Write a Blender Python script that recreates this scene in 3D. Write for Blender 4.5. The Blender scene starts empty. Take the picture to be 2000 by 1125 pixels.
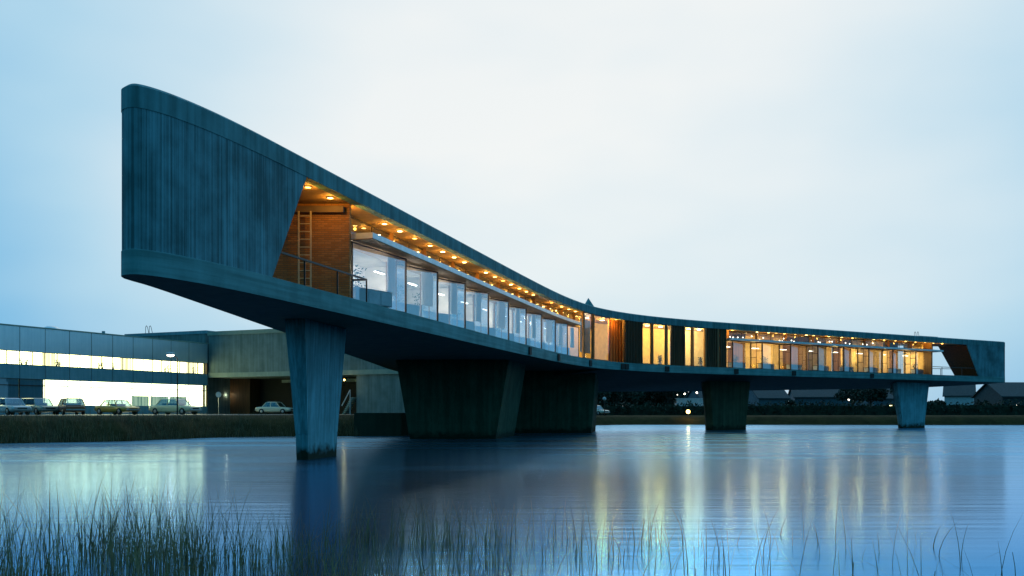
import bpy, bmesh, math, random
from mathutils import Vector
random.seed(7)
R = math.radians
scene = bpy.context.scene
COL = scene.collection
CAMZ = 1.75
FPX = 1800.0
HOR = 804.0

# ------------------------------------------------------------------ helpers
def link(o, parent=None):
    COL.objects.link(o)
    if parent: o.parent = parent
    return o
def empty(name, loc=(0, 0, 0), rz=0):
    o = bpy.data.objects.new(name, None); o.location = loc; o.rotation_euler = (0, 0, rz)
    o.empty_display_size = .3
    return link(o)
def tag(o, label=None, cat=None, group=None, kind=None):
    if label: o['label'] = label
    if cat: o['category'] = cat
    if group: o['group'] = group
    if kind: o['kind'] = kind
    return o
class MB:
    def __init__(s): s.v = []; s.f = []
    def poly(s, pts):
        b = len(s.v); s.v += [tuple(p) for p in pts]; s.f.append(tuple(range(b, b + len(pts)))); return s
    def add(s, vs, fs):
        b = len(s.v); s.v += [tuple(p) for p in vs]; s.f += [tuple(b + i for i in f) for f in fs]; return s
    def box(s, x0, x1, y0, y1, z0, z1):
        return s.prism([(x0, y0), (x1, y0), (x1, y1), (x0, y1)], z0, z1)
    def prism(s, pts, z0, z1, top=None):
        n = len(pts); top = top or pts
        vs = [(p[0], p[1], z0) for p in pts] + [(p[0], p[1], z1) for p in top]
        fs = [tuple(range(n - 1, -1, -1)), tuple(range(n, 2 * n))]
        fs += [(i, (i + 1) % n, n + (i + 1) % n, n + i) for i in range(n)]
        return s.add(vs, fs)
    def bar(s, a, b, w, h, up=(0, 0, 1)):
        a = Vector(a); b = Vector(b); d = (b - a).normalized(); up = Vector(up)
        if abs(d.dot(up)) > .95: up = Vector((0, 1, 0))
        x = d.cross(up).normalized() * w / 2; y = d.cross(x).normalized() * h / 2
        vs = [a - x - y, a + x - y, a + x + y, a - x + y, b - x - y, b + x - y, b + x + y, b - x + y]
        return s.add(vs, [(0, 1, 2, 3), (7, 6, 5, 4), (0, 4, 5, 1), (1, 5, 6, 2), (2, 6, 7, 3), (3, 7, 4, 0)])
    def tube(s, a, b, r0, r1=None, n=8):
        r1 = r0 if r1 is None else r1
        a = Vector(a); b = Vector(b); d = (b - a).normalized()
        u = Vector((0, 0, 1)) if abs(d.z) < .9 else Vector((0, 1, 0))
        x = d.cross(u).normalized(); y = d.cross(x).normalized()
        vs = [a + (x * math.cos(k * 2 * math.pi / n) + y * math.sin(k * 2 * math.pi / n)) * r0 for k in range(n)]
        vs += [b + (x * math.cos(k * 2 * math.pi / n) + y * math.sin(k * 2 * math.pi / n)) * r1 for k in range(n)]
        fs = [tuple(range(n)), tuple(range(2 * n - 1, n - 1, -1))] + [(k, n + k, n + (k + 1) % n, (k + 1) % n) for k in range(n)]
        return s.add(vs, fs)
    def ball(s, c, r, sx=1, sz=1, n=10, m=6):
        vs = []; fs = []
        for j in range(m + 1):
            t = math.pi * j / m
            for k in range(n):
                p = 2 * math.pi * k / n
                vs.append((c[0] + r * sx * math.sin(t) * math.cos(p), c[1] + r * sx * math.sin(t) * math.sin(p), c[2] + r * sz * math.cos(t)))
        for j in range(m):
            for k in range(n):
                fs.append((j * n + k, (j + 1) * n + k, (j + 1) * n + (k + 1) % n, j * n + (k + 1) % n))
        return s.add(vs, fs)
    def build(s, name, mat, parent=None, smooth=False, fix=True):
        me = bpy.data.meshes.new(name); me.from_pydata(s.v, [], s.f)
        if fix:
            bm = bmesh.new(); bm.from_mesh(me); bmesh.ops.recalc_face_normals(bm, faces=bm.faces); bm.to_mesh(me); bm.free()
        me.materials.append(mat)
        if smooth:
            for p in me.polygons: p.use_smooth = True
        o = bpy.data.objects.new(name, me)
        return link(o, parent)

def catmull(pts, k=8):
    out = []
    P = [pts[0]] + list(pts) + [pts[-1]]
    for i in range(1, len(P) - 2):
        p0, p1, p2, p3 = [Vector(p) for p in P[i - 1:i + 3]]
        for j in range(k):
            t = j / k
            out.append(.5 * ((2 * p1) + (p2 - p0) * t + (2 * p0 - 5 * p1 + 4 * p2 - p3) * t * t + (3 * p1 - p0 - 3 * p2 + p3) * t ** 3))
    out.append(Vector(pts[-1]))
    return out
def resample(pl, n, warp=0):
    L = [0]
    for a, b in zip(pl, pl[1:]): L.append(L[-1] + (b - a).length)
    out = []; j = 0
    for i in range(n + 1):
        u_ = i / n; t = L[-1] * (u_ - warp * math.sin(2 * math.pi * u_) / (2 * math.pi))
        while j < len(L) - 2 and L[j + 1] < t: j += 1
        u = (t - L[j]) / max(1e-9, L[j + 1] - L[j])
        out.append(pl[j].lerp(pl[j + 1], u))
    return out
def hit(pl, px):
    """point of a ground plan polyline seen along the survey sight line px"""
    t = (px - 1000) / FPX
    for i in range(len(pl) - 1):
        a, b = pl[i], pl[i + 1]
        fa = a.x - t * a.y; fb = b.x - t * b.y
        if fa * fb <= 0 and fa != fb:
            return a.lerp(b, fa / (fa - fb)), i
    return pl[-1].copy(), len(pl) - 2
def offset(pl, d):
    out = []
    for i in range(len(pl)):
        a = pl[max(0, i - 1)]; b = pl[min(len(pl) - 1, i + 1)]
        t = (b - a).normalized(); n = Vector((-t.y, t.x))
        out.append(pl[i] + n * d)
    return out

# ------------------------------------------------------------------ materials
def newmat(name):
    m = bpy.data.materials.new(name); m.use_nodes = True
    nt = m.node_tree; return m, nt, nt.nodes['Principled BSDF']
def N(nt, t, **kw):
    n = nt.nodes.new(t)
    for k, v in kw.items():
        if k in n.inputs: n.inputs[k].default_value = v
        else: setattr(n, k, v)
    return n
def plain(name, col, rough=.6, metal=0, emit=None, es=0, var=.12, vs=3.0, spec=.5):
    m, nt, b = newmat(name)
    b.inputs['Roughness'].default_value = rough; b.inputs['Metallic'].default_value = metal
    b.inputs['Specular IOR Level'].default_value = spec
    tc = N(nt, 'ShaderNodeTexCoord'); no = N(nt, 'ShaderNodeTexNoise', Scale=vs, Detail=4.0)
    nt.links.new(tc.outputs['Object'], no.inputs['Vector'])
    rp = N(nt, 'ShaderNodeValToRGB')
    rp.color_ramp.elements[0].position = .3; rp.color_ramp.elements[1].position = .7
    rp.color_ramp.elements[0].color = [c * (1 - var) for c in col] + [1]
    rp.color_ramp.elements[1].color = [min(1, c * (1 + var)) for c in col] + [1]
    nt.links.new(no.outputs['Fac'], rp.inputs['Fac']); nt.links.new(rp.outputs['Color'], b.inputs['Base Color'])
    if emit:
        b.inputs['Emission Color'].default_value = (*emit, 1); b.inputs['Emission Strength'].default_value = es
    return m
def concrete(name, c0, c1, board=9.0, bump=.5, rough=.85, rz=0.0, horizontal=False, sc=1.0, wet=False):
    m, nt, b = newmat(name)
    b.inputs['Roughness'].default_value = rough; b.inputs['Specular IOR Level'].default_value = .25
    tc = N(nt, 'ShaderNodeTexCoord')
    mp = N(nt, 'ShaderNodeMapping'); mp.inputs['Rotation'].default_value = (0, 0, rz)
    mp.inputs['Scale'].default_value = (board, board, .12) if not horizontal else (.25, .25, board)
    nt.links.new(tc.outputs['Object'], mp.inputs['Vector'])
    n1 = N(nt, 'ShaderNodeTexNoise', Scale=1.0, Detail=3.0); nt.links.new(mp.outputs['Vector'], n1.inputs['Vector'])
    n2 = N(nt, 'ShaderNodeTexNoise', Scale=.9 * sc, Detail=6.0, Roughness=.6); nt.links.new(tc.outputs['Object'], n2.inputs['Vector'])
    mp3 = N(nt, 'ShaderNodeMapping'); mp3.inputs['Scale'].default_value = (1.6, 1.6, .35); nt.links.new(tc.outputs['Object'], mp3.inputs['Vector'])
    n3 = N(nt, 'ShaderNodeTexNoise', Scale=1.3, Detail=5.0); nt.links.new(mp3.outputs['Vector'], n3.inputs['Vector'])
    a = N(nt, 'ShaderNodeMath', operation='MULTIPLY'); a.inputs[1].default_value = .44; nt.links.new(n1.outputs['Fac'], a.inputs[0])
    c = N(nt, 'ShaderNodeMath', operation='MULTIPLY_ADD'); c.inputs[1].default_value = .36; nt.links.new(n2.outputs['Fac'], c.inputs[0]); nt.links.new(a.outputs[0], c.inputs[2])
    d = N(nt, 'ShaderNodeMath', operation='MULTIPLY_ADD'); d.inputs[1].default_value = .20; nt.links.new(n3.outputs['Fac'], d.inputs[0]); nt.links.new(c.outputs[0], d.inputs[2])
    rp = N(nt, 'ShaderNodeValToRGB')
    rp.color_ramp.elements[0].position = .42; rp.color_ramp.elements[1].position = .60
    rp.color_ramp.elements[0].color = (*c0, 1); rp.color_ramp.elements[1].color = (*c1, 1)
    nt.links.new(d.outputs[0], rp.inputs['Fac']); nt.links.new(rp.outputs['Color'], b.inputs['Base Color'])
    if wet:
        sz = N(nt, 'ShaderNodeSeparateXYZ'); nt.links.new(tc.outputs['Object'], sz.inputs[0])
        wn = N(nt, 'ShaderNodeTexNoise', Scale=2.5, Detail=4.0); nt.links.new(tc.outputs['Object'], wn.inputs['Vector'])
        wa = N(nt, 'ShaderNodeMath', operation='MULTIPLY_ADD'); wa.inputs[1].default_value = -.9; nt.links.new(wn.outputs['Fac'], wa.inputs[0]); nt.links.new(sz.outputs['Z'], wa.inputs[2])
        wr = N(nt, 'ShaderNodeMapRange'); wr.inputs['From Min'].default_value = -.25; wr.inputs['From Max'].default_value = .1; nt.links.new(wa.outputs[0], wr.inputs['Value'])
        wm = N(nt, 'ShaderNodeMix', data_type='RGBA'); wm.inputs['A'].default_value = (.018, .035, .02, 1); nt.links.new(wr.outputs['Result'], wm.inputs['Factor']); nt.links.new(rp.outputs['Color'], wm.inputs['B']); nt.links.new(wm.outputs['Result'], b.inputs['Base Color'])
    bp = N(nt, 'ShaderNodeBump', Strength=bump, Distance=.03); nt.links.new(n1.outputs['Fac'], bp.inputs['Height'])
    nt.links.new(bp.outputs['Normal'], b.inputs['Normal'])
    return m
def brickmat(name):
    m, nt, b = newmat(name); b.inputs['Roughness'].default_value = .85
    tc = N(nt, 'ShaderNodeTexCoord'); sp = N(nt, 'ShaderNodeSeparateXYZ'); cb = N(nt, 'ShaderNodeCombineXYZ')
    nt.links.new(tc.outputs['Object'], sp.inputs[0]); nt.links.new(sp.outputs['X'], cb.inputs['X']); nt.links.new(sp.outputs['Z'], cb.inputs['Y'])
    br = N(nt, 'ShaderNodeTexBrick', Scale=1.0)
    br.inputs['Brick Width'].default_value = .24; br.inputs['Row Height'].default_value = .075; br.inputs['Mortar Size'].default_value = .009
    br.inputs['Color1'].default_value = (.62, .30, .10, 1); br.inputs['Color2'].default_value = (.44, .19, .06, 1); br.inputs['Mortar'].default_value = (.28, .17, .08, 1)
    nt.links.new(cb.outputs[0], br.inputs['Vector']); nt.links.new(br.outputs['Color'], b.inputs['Base Color'])
    bp = N(nt, 'ShaderNodeBump', Strength=.8, Distance=.02); bp.invert = True; nt.links.new(br.outputs['Fac'], bp.inputs['Height']); nt.links.new(bp.outputs['Normal'], b.inputs['Normal'])
    return m
def glassmat(name, refl=.3, tint=(.9, .95, 1), rough=.02):
    m = bpy.data.materials.new(name); m.use_nodes = True; nt = m.node_tree; nt.nodes.clear()
    out = N(nt, 'ShaderNodeOutputMaterial'); tr = N(nt, 'ShaderNodeBsdfTransparent'); gl = N(nt, 'ShaderNodeBsdfGlossy')
    tr.inputs[0].default_value = (*tint, 1); gl.inputs['Color'].default_value = (.8, .92, 1, 1); gl.inputs['Roughness'].default_value = rough
    lw = N(nt, 'ShaderNodeLayerWeight', Blend=.25); ma = N(nt, 'ShaderNodeMath', operation='MULTIPLY_ADD'); ma.inputs[1].default_value = .6; ma.inputs[2].default_value = refl
    ma.use_clamp = True
    nt.links.new(lw.outputs['Fresnel'], ma.inputs[0])
    mx = N(nt, 'ShaderNodeMixShader'); nt.links.new(ma.outputs[0], mx.inputs[0]); nt.links.new(tr.outputs[0], mx.inputs[1]); nt.links.new(gl.outputs[0], mx.inputs[2])
    nt.links.new(mx.outputs[0], out.inputs[0]); return m
def emitmat(name, col, st):
    m, nt, b = newmat(name); b.inputs['Base Color'].default_value = (*[min(1, c) for c in col], 1)
    b.inputs['Emission Color'].default_value = (*col, 1); b.inputs['Emission Strength'].default_value = st
    return m
def stripes(name, ca, cb_, st, scale, rz=0, blot=.0):
    """lit curtain: a lamp lit cloth with folds"""
    m, nt, b = newmat(name); tc = N(nt, 'ShaderNodeTexCoord')
    mp = N(nt, 'ShaderNodeMapping'); mp.inputs['Scale'].default_value = (scale, scale, .1); nt.links.new(tc.outputs['Object'], mp.inputs['Vector'])
    n = N(nt, 'ShaderNodeTexNoise', Scale=1.0, Detail=2.0); nt.links.new(mp.outputs['Vector'], n.inputs['Vector'])
    rp = N(nt, 'ShaderNodeValToRGB'); rp.color_ramp.elements[0].position = .35; rp.color_ramp.elements[1].position = .62
    rp.color_ramp.elements[0].color = (*ca, 1); rp.color_ramp.elements[1].color = (*cb_, 1)
    nt.links.new(n.outputs['Fac'], rp.inputs['Fac']); nt.links.new(rp.outputs['Color'], b.inputs['Emission Color'])
    b.inputs['Emission Strength'].default_value = st; b.inputs['Base Color'].default_value = (.5, .5, .45, 1); b.inputs['Roughness'].default_value = .9
    return m
def woodmat(name, c0, c1, sc=14):
    m, nt, b = newmat(name); b.inputs['Roughness'].default_value = .6
    tc = N(nt, 'ShaderNodeTexCoord'); mp = N(nt, 'ShaderNodeMapping'); mp.inputs['Scale'].default_value = (sc, sc, .5); nt.links.new(tc.outputs['Object'], mp.inputs['Vector'])
    n = N(nt, 'ShaderNodeTexNoise', Scale=1.0, Detail=4.0); nt.links.new(mp.outputs['Vector'], n.inputs['Vector'])
    rp = N(nt, 'ShaderNodeValToRGB'); rp.color_ramp.elements[0].position = .35; rp.color_ramp.elements[1].position = .65
    rp.color_ramp.elements[0].color = (*c0, 1); rp.color_ramp.elements[1].color = (*c1, 1)
    nt.links.new(n.outputs['Fac'], rp.inputs['Fac']); nt.links.new(rp.outputs['Color'], b.inputs['Base Color'])
    bp = N(nt, 'ShaderNodeBump', Strength=.5, Distance=.02); nt.links.new(n.outputs['Fac'], bp.inputs['Height']); nt.links.new(bp.outputs['Normal'], b.inputs['Normal'])
    return m

M = {}
M['conc'] = concrete('board_marked_concrete', (.06, .16, .18), (.19, .45, .53), board=20)
M['conc_band'] = concrete('fascia_concrete', (.08, .22, .24), (.16, .40, .45), board=5, bump=.25)
M['conc_deck'] = concrete('deck_fascia_concrete', (.10, .27, .28), (.18, .44, .47), board=7, bump=.3, horizontal=True)
M['conc_pier'] = concrete('pier_concrete', (.12, .34, .40), (.24, .62, .74), board=12, bump=.6, wet=True)
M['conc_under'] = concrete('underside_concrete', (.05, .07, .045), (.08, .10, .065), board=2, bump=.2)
M['soffit'] = plain('pale_soffit_paint', (.50, .34, .16), .6)
M['brick'] = brickmat('yellow_brown_brick')
M['canopy'] = plain('pale_metal_canopy', (.78, .84, .88), .45)
M['canopy_wood'] = woodmat('canopy_timber_lining', (.32, .19, .08), (.46, .29, .13), 6)
M['glass_cool'] = glassmat('window_glass', .46)
M['glass_warm'] = glassmat('window_glass_warm_rooms', .30)
M['glass_clear'] = glassmat('clerestory_glass', .12)
M['frame'] = plain('dark_timber_frame', (.035, .022, .012), .5)
M['frame_warm'] = woodmat('oiled_timber_frame', (.22, .11, .035), (.38, .2, .07), 20)
M['rail'] = plain('dark_painted_steel', (.03, .025, .02), .4, .3)
M['ladder'] = plain('galvanised_ladder_steel', (.85, .7, .42), .5, .0)
M['wood_dark'] = woodmat('dark_vertical_boarding', (.07, .04, .016), (.17, .09, .035), 16)
M['wood_red'] = woodmat('red_brown_boarding', (.30, .11, .03), (.45, .18, .05), 10)
M['cloth'] = plain('curtain_cloth', (.85, .86, .84), .9)
_nt = M['cloth'].node_tree; _tl = _nt.nodes.new('ShaderNodeBsdfTranslucent'); _tl.inputs[0].default_value = (.9, .9, .88, 1); _mx = _nt.nodes.new('ShaderNodeMixShader'); _mx.inputs[0].default_value = .65
_nt.links.new(_nt.nodes['Principled BSDF'].outputs[0], _mx.inputs[1]); _nt.links.new(_tl.outputs[0], _mx.inputs[2]); _nt.links.new(_mx.outputs[0], _nt.nodes['Material Output'].inputs[0])
M['beam'] = plain('brown_beam_paint', (.2, .15, .11), .7)
M['white'] = plain('white_interior_paint', (.75, .75, .72), .7)
M['cream'] = plain('cream_wall_paint', (.78, .62, .30), .7)
M['yellow'] = plain('yellow_wall_paint', (.82, .58, .16), .7)
M['floor'] = plain('grey_floor_covering', (.2, .18, .15), .7)
M['cabinet'] = plain('grey_cabinet', (.52, .62, .68), .5)
M['leaf_dark'] = plain('plant_leaves', (.03, .06, .02), .5, var=.5)
M['lamp_amber'] = emitmat('amber_lamp_glow', (1, .62, .16), 14)
M['lamp_amber2'] = emitmat('dimmer_amber_lamp_glow', (1, .55, .12), 7)
M['lamp_amber3'] = emitmat('bright_amber_lamp_glow', (1, .7, .26), 20)
M['lamp_white'] = emitmat('white_lamp_glow', (1, .9, .72), 6)
M['lamp_tube'] = emitmat('fluorescent_tube_glow', (1, .95, .85), 5)
M['blind'] = stripes('lit_blind', (1, .88, .36), (1, .95, .46), 6.0, 2)
M['blind2'] = stripes('dimmer_lit_blind', (.9, .8, .3), (1, .95, .5), 4.2, 3)
M['blind3'] = stripes('half_lit_blind', (.5, .45, .18), (1, .9, .45), 2.6, 4)
M['curt'] = stripes('lit_curtain', (.80, .88, .42), (1, .95, .52), 5.5, 6)
M['curt_g'] = stripes('greenish_curtain', (.08, .22, .15), (.55, .75, .5), .8, 9)
M['panel_a'] = concrete('metal_wall_cladding', (.68, .80, .86), (.78, .88, .93), board=5, bump=.15)
M['panel_b'] = concrete('spandrel_cladding', (.16, .34, .40), (.22, .42, .50), board=5, bump=.15)
for k_, f_ in (('panel_a', .8), ('canopy', .45)):
    b_ = M[k_].node_tree.nodes['Principled BSDF']; b_.inputs['Metallic'].default_value = f_; b_.inputs['Roughness'].default_value = .38; b_.inputs['Specular IOR Level'].default_value = .5
M['conc_hall'] = concrete('hall_concrete', (.13, .20, .20), (.21, .31, .32), board=4, bump=.4)
M['conc_light'] = concrete('pale_edge_beam', (.28, .38, .33), (.36, .46, .40), board=2, bump=.2)
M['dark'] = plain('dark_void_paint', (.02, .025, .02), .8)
M['asphalt'] = plain('asphalt', (.12, .12, .10), .45, var=.25, vs=2)
M['tyre'] = plain('tyre_rubber', (.012, .012, .012), .8)
M['chrome'] = plain('hubcap_metal', (.6, .6, .6), .3, .8)
M['carglass'] = glassmat('car_glass', .25, (.55, .65, .7))
M['bark'] = plain('bark', (.05, .045, .035), .9)
M['foliage'] = plain('tree_foliage', (.02, .045, .03), .8, var=.6, vs=1.2)
M['hedge'] = plain('hedge_foliage', (.018, .04, .022), .8, var=.6, vs=1.2)
M['tile'] = plain('dark_roof_tile', (.03, .06, .07), .7, var=.3)
M['farwall'] = plain('far_house_render', (.09, .15, .19), .8, var=.3)
M['plaster'] = plain('white_plaster', (.55, .62, .66), .8)
M['reed'] = plain('dry_reed', (.27, .22, .11), .8, var=.6, vs=2)
M['reed_pale'] = plain('bank_reed', (.24, .17, .09), .8, var=.5, vs=2)

# water
def watermat():
    m, nt, b = newmat('lake_water')
    b.inputs['Base Color'].default_value = (.002, .03, .045, 1); b.inputs['Roughness'].default_value = .5
    gl = N(nt, 'ShaderNodeBsdfGlossy'); gl.inputs['Color'].default_value = (.62, .86, 1, 1); gl.inputs['Roughness'].default_value = .155
    lw = N(nt, 'ShaderNodeLayerWeight', Blend=.5); mr = N(nt, 'ShaderNodeMapRange'); mr.inputs['From Min'].default_value = .85; mr.inputs['From Max'].default_value = .965
    nt.links.new(lw.outputs['Facing'], mr.inputs['Value']); cx = N(nt, 'ShaderNodeMix', data_type='RGBA'); cx.inputs['A'].default_value = (.13, .41, .77, 1); cx.inputs['B'].default_value = (.60, .79, 1, 1)
    nt.links.new(mr.outputs['Result'], cx.inputs['Factor']); nt.links.new(cx.outputs['Result'], gl.inputs['Color'])
    g2 = N(nt, 'ShaderNodeBsdfGlossy'); g2.inputs['Color'].default_value = (.16, .62, 1, 1); g2.inputs['Roughness'].default_value = .36
    m2 = N(nt, 'ShaderNodeMapRange'); m2.inputs['From Min'].default_value = .925; m2.inputs['From Max'].default_value = .98; m2.inputs['To Min'].default_value = .03; m2.inputs['To Max'].default_value = .62
    nt.links.new(lw.outputs['Facing'], m2.inputs['Value']); gx = N(nt, 'ShaderNodeMixShader'); tw = N(nt, 'ShaderNodeTexCoord'); wp = N(nt, 'ShaderNodeMapping'); wp.inputs['Scale'].default_value = (.035, .22, 1); wp.inputs['Rotation'].default_value = (0, 0, R(8)); nt.links.new(tw.outputs['Object'], wp.inputs['Vector'])
    wn = N(nt, 'ShaderNodeTexNoise', Scale=1.6, Detail=5.0, Roughness=.6); nt.links.new(wp.outputs[0], wn.inputs['Vector'])
    wr = N(nt, 'ShaderNodeMapRange'); wr.inputs['From Min'].default_value = .38; wr.inputs['From Max'].default_value = .66; wr.inputs['To Min'].default_value = .25; nt.links.new(wn.outputs['Fac'], wr.inputs['Value'])
    wm = N(nt, 'ShaderNodeMath', operation='MULTIPLY'); nt.links.new(m2.outputs['Result'], wm.inputs[0]); nt.links.new(wr.outputs['Result'], wm.inputs[1]); nt.links.new(wm.outputs[0], gx.inputs[0]); nt.links.new(gl.outputs[0], gx.inputs[1]); nt.links.new(g2.outputs[0], gx.inputs[2])
    mx = N(nt, 'ShaderNodeMixShader'); mx.inputs[0].default_value = .92
    nt.links.new(b.outputs[0], mx.inputs[1]); nt.links.new(gx.outputs[0], mx.inputs[2]); nt.links.new(mx.outputs[0], nt.nodes['Material Output'].inputs[0])
    tc = N(nt, 'ShaderNodeTexCoord')
    def lay(sc, rz, s, det, prev=None, dist=.05, strength=.5):
        mp = N(nt, 'ShaderNodeMapping'); mp.inputs['Rotation'].default_value = (0, 0, rz); mp.inputs['Scale'].default_value = sc
        nt.links.new(tc.outputs['Object'], mp.inputs['Vector'])
        n = N(nt, 'ShaderNodeTexNoise', Scale=s, Detail=det, Roughness=.5); nt.links.new(mp.outputs['Vector'], n.inputs['Vector'])
        bp = N(nt, 'ShaderNodeBump', Strength=strength, Distance=dist); nt.links.new(n.outputs['Fac'], bp.inputs['Height'])
        if prev: nt.links.new(prev.outputs['Normal'], bp.inputs['Normal'])
        return bp
    a = lay((.07, 1.0, 1), R(5), 3.0, 3, None, .05, .13)
    c = lay((.3, 1.0, 1), R(-5), .35, 2, a, .10, .09)
    nt.links.new(c.outputs['Normal'], b.inputs['Normal']); nt.links.new(c.outputs['Normal'], gl.inputs['Normal'])
    return m
M['water'] = watermat()
def groundmat():
    m, nt, b = newmat('rough_grass_ground'); b.inputs['Roughness'].default_value = .95; b.inputs['Specular IOR Level'].default_value = .1
    tc = N(nt, 'ShaderNodeTexCoord'); n = N(nt, 'ShaderNodeTexNoise', Scale=.5, Detail=8.0, Roughness=.7); nt.links.new(tc.outputs['Object'], n.inputs['Vector'])
    rp = N(nt, 'ShaderNodeValToRGB'); rp.color_ramp.elements[0].position = .35; rp.color_ramp.elements[1].position = .7
    rp.color_ramp.elements[0].color = (.028, .026, .010, 1); rp.color_ramp.elements[1].color = (.075, .06, .022, 1)
    nt.links.new(n.outputs['Fac'], rp.inputs['Fac']); nt.links.new(rp.outputs['Color'], b.inputs['Base Color'])
    bp = N(nt, 'ShaderNodeBump', Strength=1.0, Distance=.2); nt.links.new(n.outputs['Fac'], bp.inputs['Height']); nt.links.new(bp.outputs['Normal'], b.inputs['Normal'])
    return m
M['ground'] = groundmat()

# ------------------------------------------------------------------ camera, world, sun
cam = bpy.data.cameras.new('camera'); co = bpy.data.objects.new('camera', cam); COL.objects.link(co)
co.location = (0, 0, CAMZ); co.rotation_euler = (R(90), 0, 0)
cam.sensor_width = 36; cam.lens = 36 * FPX / 2000; cam.shift_y = (HOR - 562.5) / 2000; cam.clip_end = 6000; cam.clip_start = .1
scene.camera = co
w = bpy.data.worlds.new('World'); scene.world = w; w.use_nodes = True; nt = w.node_tree; nt.nodes.clear()
wo = N(nt, 'ShaderNodeOutputWorld'); bg = N(nt, 'ShaderNodeBackground', Strength=.1); nt.links.new(bg.outputs[0], wo.inputs[0])
sky = N(nt, 'ShaderNodeTexSky'); sky.sky_type = 'NISHITA'; sky.sun_disc = False; sky.sun_elevation = R(5); sky.sun_rotation = R(4)
tc = N(nt, 'ShaderNodeTexCoord')
dp = N(nt, 'ShaderNodeVectorMath', operation='DOT_PRODUCT'); g = Vector((.06, .86, .47)).normalized(); dp.inputs[1].default_value = g
nrm = N(nt, 'ShaderNodeVectorMath', operation='NORMALIZE'); nt.links.new(tc.outputs['Generated'], nrm.inputs[0])
nt.links.new(nrm.outputs[0], dp.inputs[0])
mp = N(nt, 'ShaderNodeMapping'); mp.inputs['Scale'].default_value = (1.2, 1.2, 2.8); nt.links.new(nrm.outputs[0], mp.inputs['Vector'])
cl = N(nt, 'ShaderNodeTexNoise', Scale=1.7, Detail=4.0, Roughness=.42); nt.links.new(mp.outputs[0], cl.inputs['Vector'])
cm = N(nt, 'ShaderNodeMath', operation='MULTIPLY_ADD'); cm.inputs[1].default_value = .26; nt.links.new(cl.outputs['Fac'], cm.inputs[0])
sb = N(nt, 'ShaderNodeMath', operation='ADD'); sb.inputs[1].default_value = -.12; nt.links.new(dp.outputs['Value'], sb.inputs[0]); nt.links.new(sb.outputs[0], cm.inputs[2])
mr = N(nt, 'ShaderNodeMapRange'); mr.inputs['From Min'].default_value = -1; mr.inputs['From Max'].default_value = 1; nt.links.new(cm.outputs[0], mr.inputs['Value'])
rp = N(nt, 'ShaderNodeValToRGB'); cr = rp.color_ramp
stops = [(0.0, (.02, .18, .30)), (.5, (.035, .26, .44)), (.66, (.14, .42, .64)), (.85, (.14, .42, .70)), (.89, (.21, .52, .80)), (.93, (.44, .69, .86)), (.968, (.68, .82, .90)), (1.0, (.88, .92, .93))]
cr.elements[0].position = stops[0][0]; cr.elements[0].color = (*stops[0][1], 1)
cr.elements[1].position = 1.0; cr.elements[1].color = (*stops[-1][1], 1)
for p_, c_ in stops[1:-1]:
    e = cr.elements.new(p_); e.color = (*c_, 1)
nt.links.new(mr.outputs['Result'], rp.inputs['Fac'])
sc_ = N(nt, 'ShaderNodeVectorMath', operation='SCALE'); sc_.inputs['Scale'].default_value = 9.6; nt.links.new(rp.outputs['Color'], sc_.inputs[0])
ns = N(nt, 'ShaderNodeVectorMath', operation='SCALE'); ns.inputs['Scale'].default_value = .04; nt.links.new(sky.outputs['Color'], ns.inputs[0])
ad = N(nt, 'ShaderNodeVectorMath', operation='ADD'); nt.links.new(sc_.outputs[0], ad.inputs[0]); nt.links.new(ns.outputs[0], ad.inputs[1])
nt.links.new(ad.outputs[0], bg.inputs['Color'])
sd = bpy.data.lights.new('dusk_sun', 'SUN'); sd.energy = .12; sd.angle = R(25); sd.color = (1, .93, .85)
so = bpy.data.objects.new('dusk_sun', sd); COL.objects.link(so); so.rotation_euler = (R(90 - 12), 0, R(180 - 4))
scene.view_settings.view_transform = 'Standard'; scene.view_settings.look = 'None'; scene.view_settings.exposure = 0; scene.view_settings.gamma = 1
scene.cycles.use_denoising = True
scene.cycles.max_bounces = 6; scene.cycles.transparent_max_bounces = 16; scene.cycles.sample_clamp_indirect = 4; scene.cycles.sample_clamp_direct = 20
scene.cycles.caustics_reflective = False; scene.cycles.caustics_refractive = False

def lamp(name, loc, energy, color, radius=.06, parent=None, spot=None):
    l = bpy.data.lights.new(name, 'SPOT' if spot else 'POINT'); l.energy = energy; l.color = color; l.shadow_soft_size = radius
    if spot: l.spot_size = R(spot); l.spot_blend = .5
    o = bpy.data.objects.new(name, l); o.location = loc
    return link(o, parent)

# ------------------------------------------------------------------ terrain and water
shore = [(-75, 30), (-47, 45), (-34, 48.5), (-28.2, 50.8), (-25.5, 53), (-22.9, 55), (-21.5, 59.5), (-20.3, 63), (-15.3, 65.2), (-10.9, 66), (-8.2, 68), (-7.6, 90), (-5, 108), (2, 115),
         (10.6, 119), (14, 123), (26, 124), (50, 121), (70, 121), (100, 120), (150, 90), (140, 30), (60, 2), (20, 1.5), (6, 2.5), (0, 3), (-6, 2.5), (-20, 1), (-60, 4)]
def shore_top(x, y):
    if y < 30: return .25
    if x < -9: return 1.45
    return 1.2
def rad(a):
    """distance from the lake centre to the shore along angle a"""
    best = None; d = Vector((math.cos(a), math.sin(a))); c = Vector((0, 30))
    n = len(shore)
    for i in range(n):
        p = Vector(shore[i]) - c; q = Vector(shore[(i + 1) % n]) - c; e = q - p
        den = d.x * e.y - d.y * e.x
        if abs(den) < 1e-9: continue
        t = (p.x * e.y - p.y * e.x) / den; u = (p.x * d.y - p.y * d.x) / den
        if t > 0 and -1e-6 <= u <= 1 + 1e-6: best = t if best is None else min(best, t)
    return best
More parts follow.
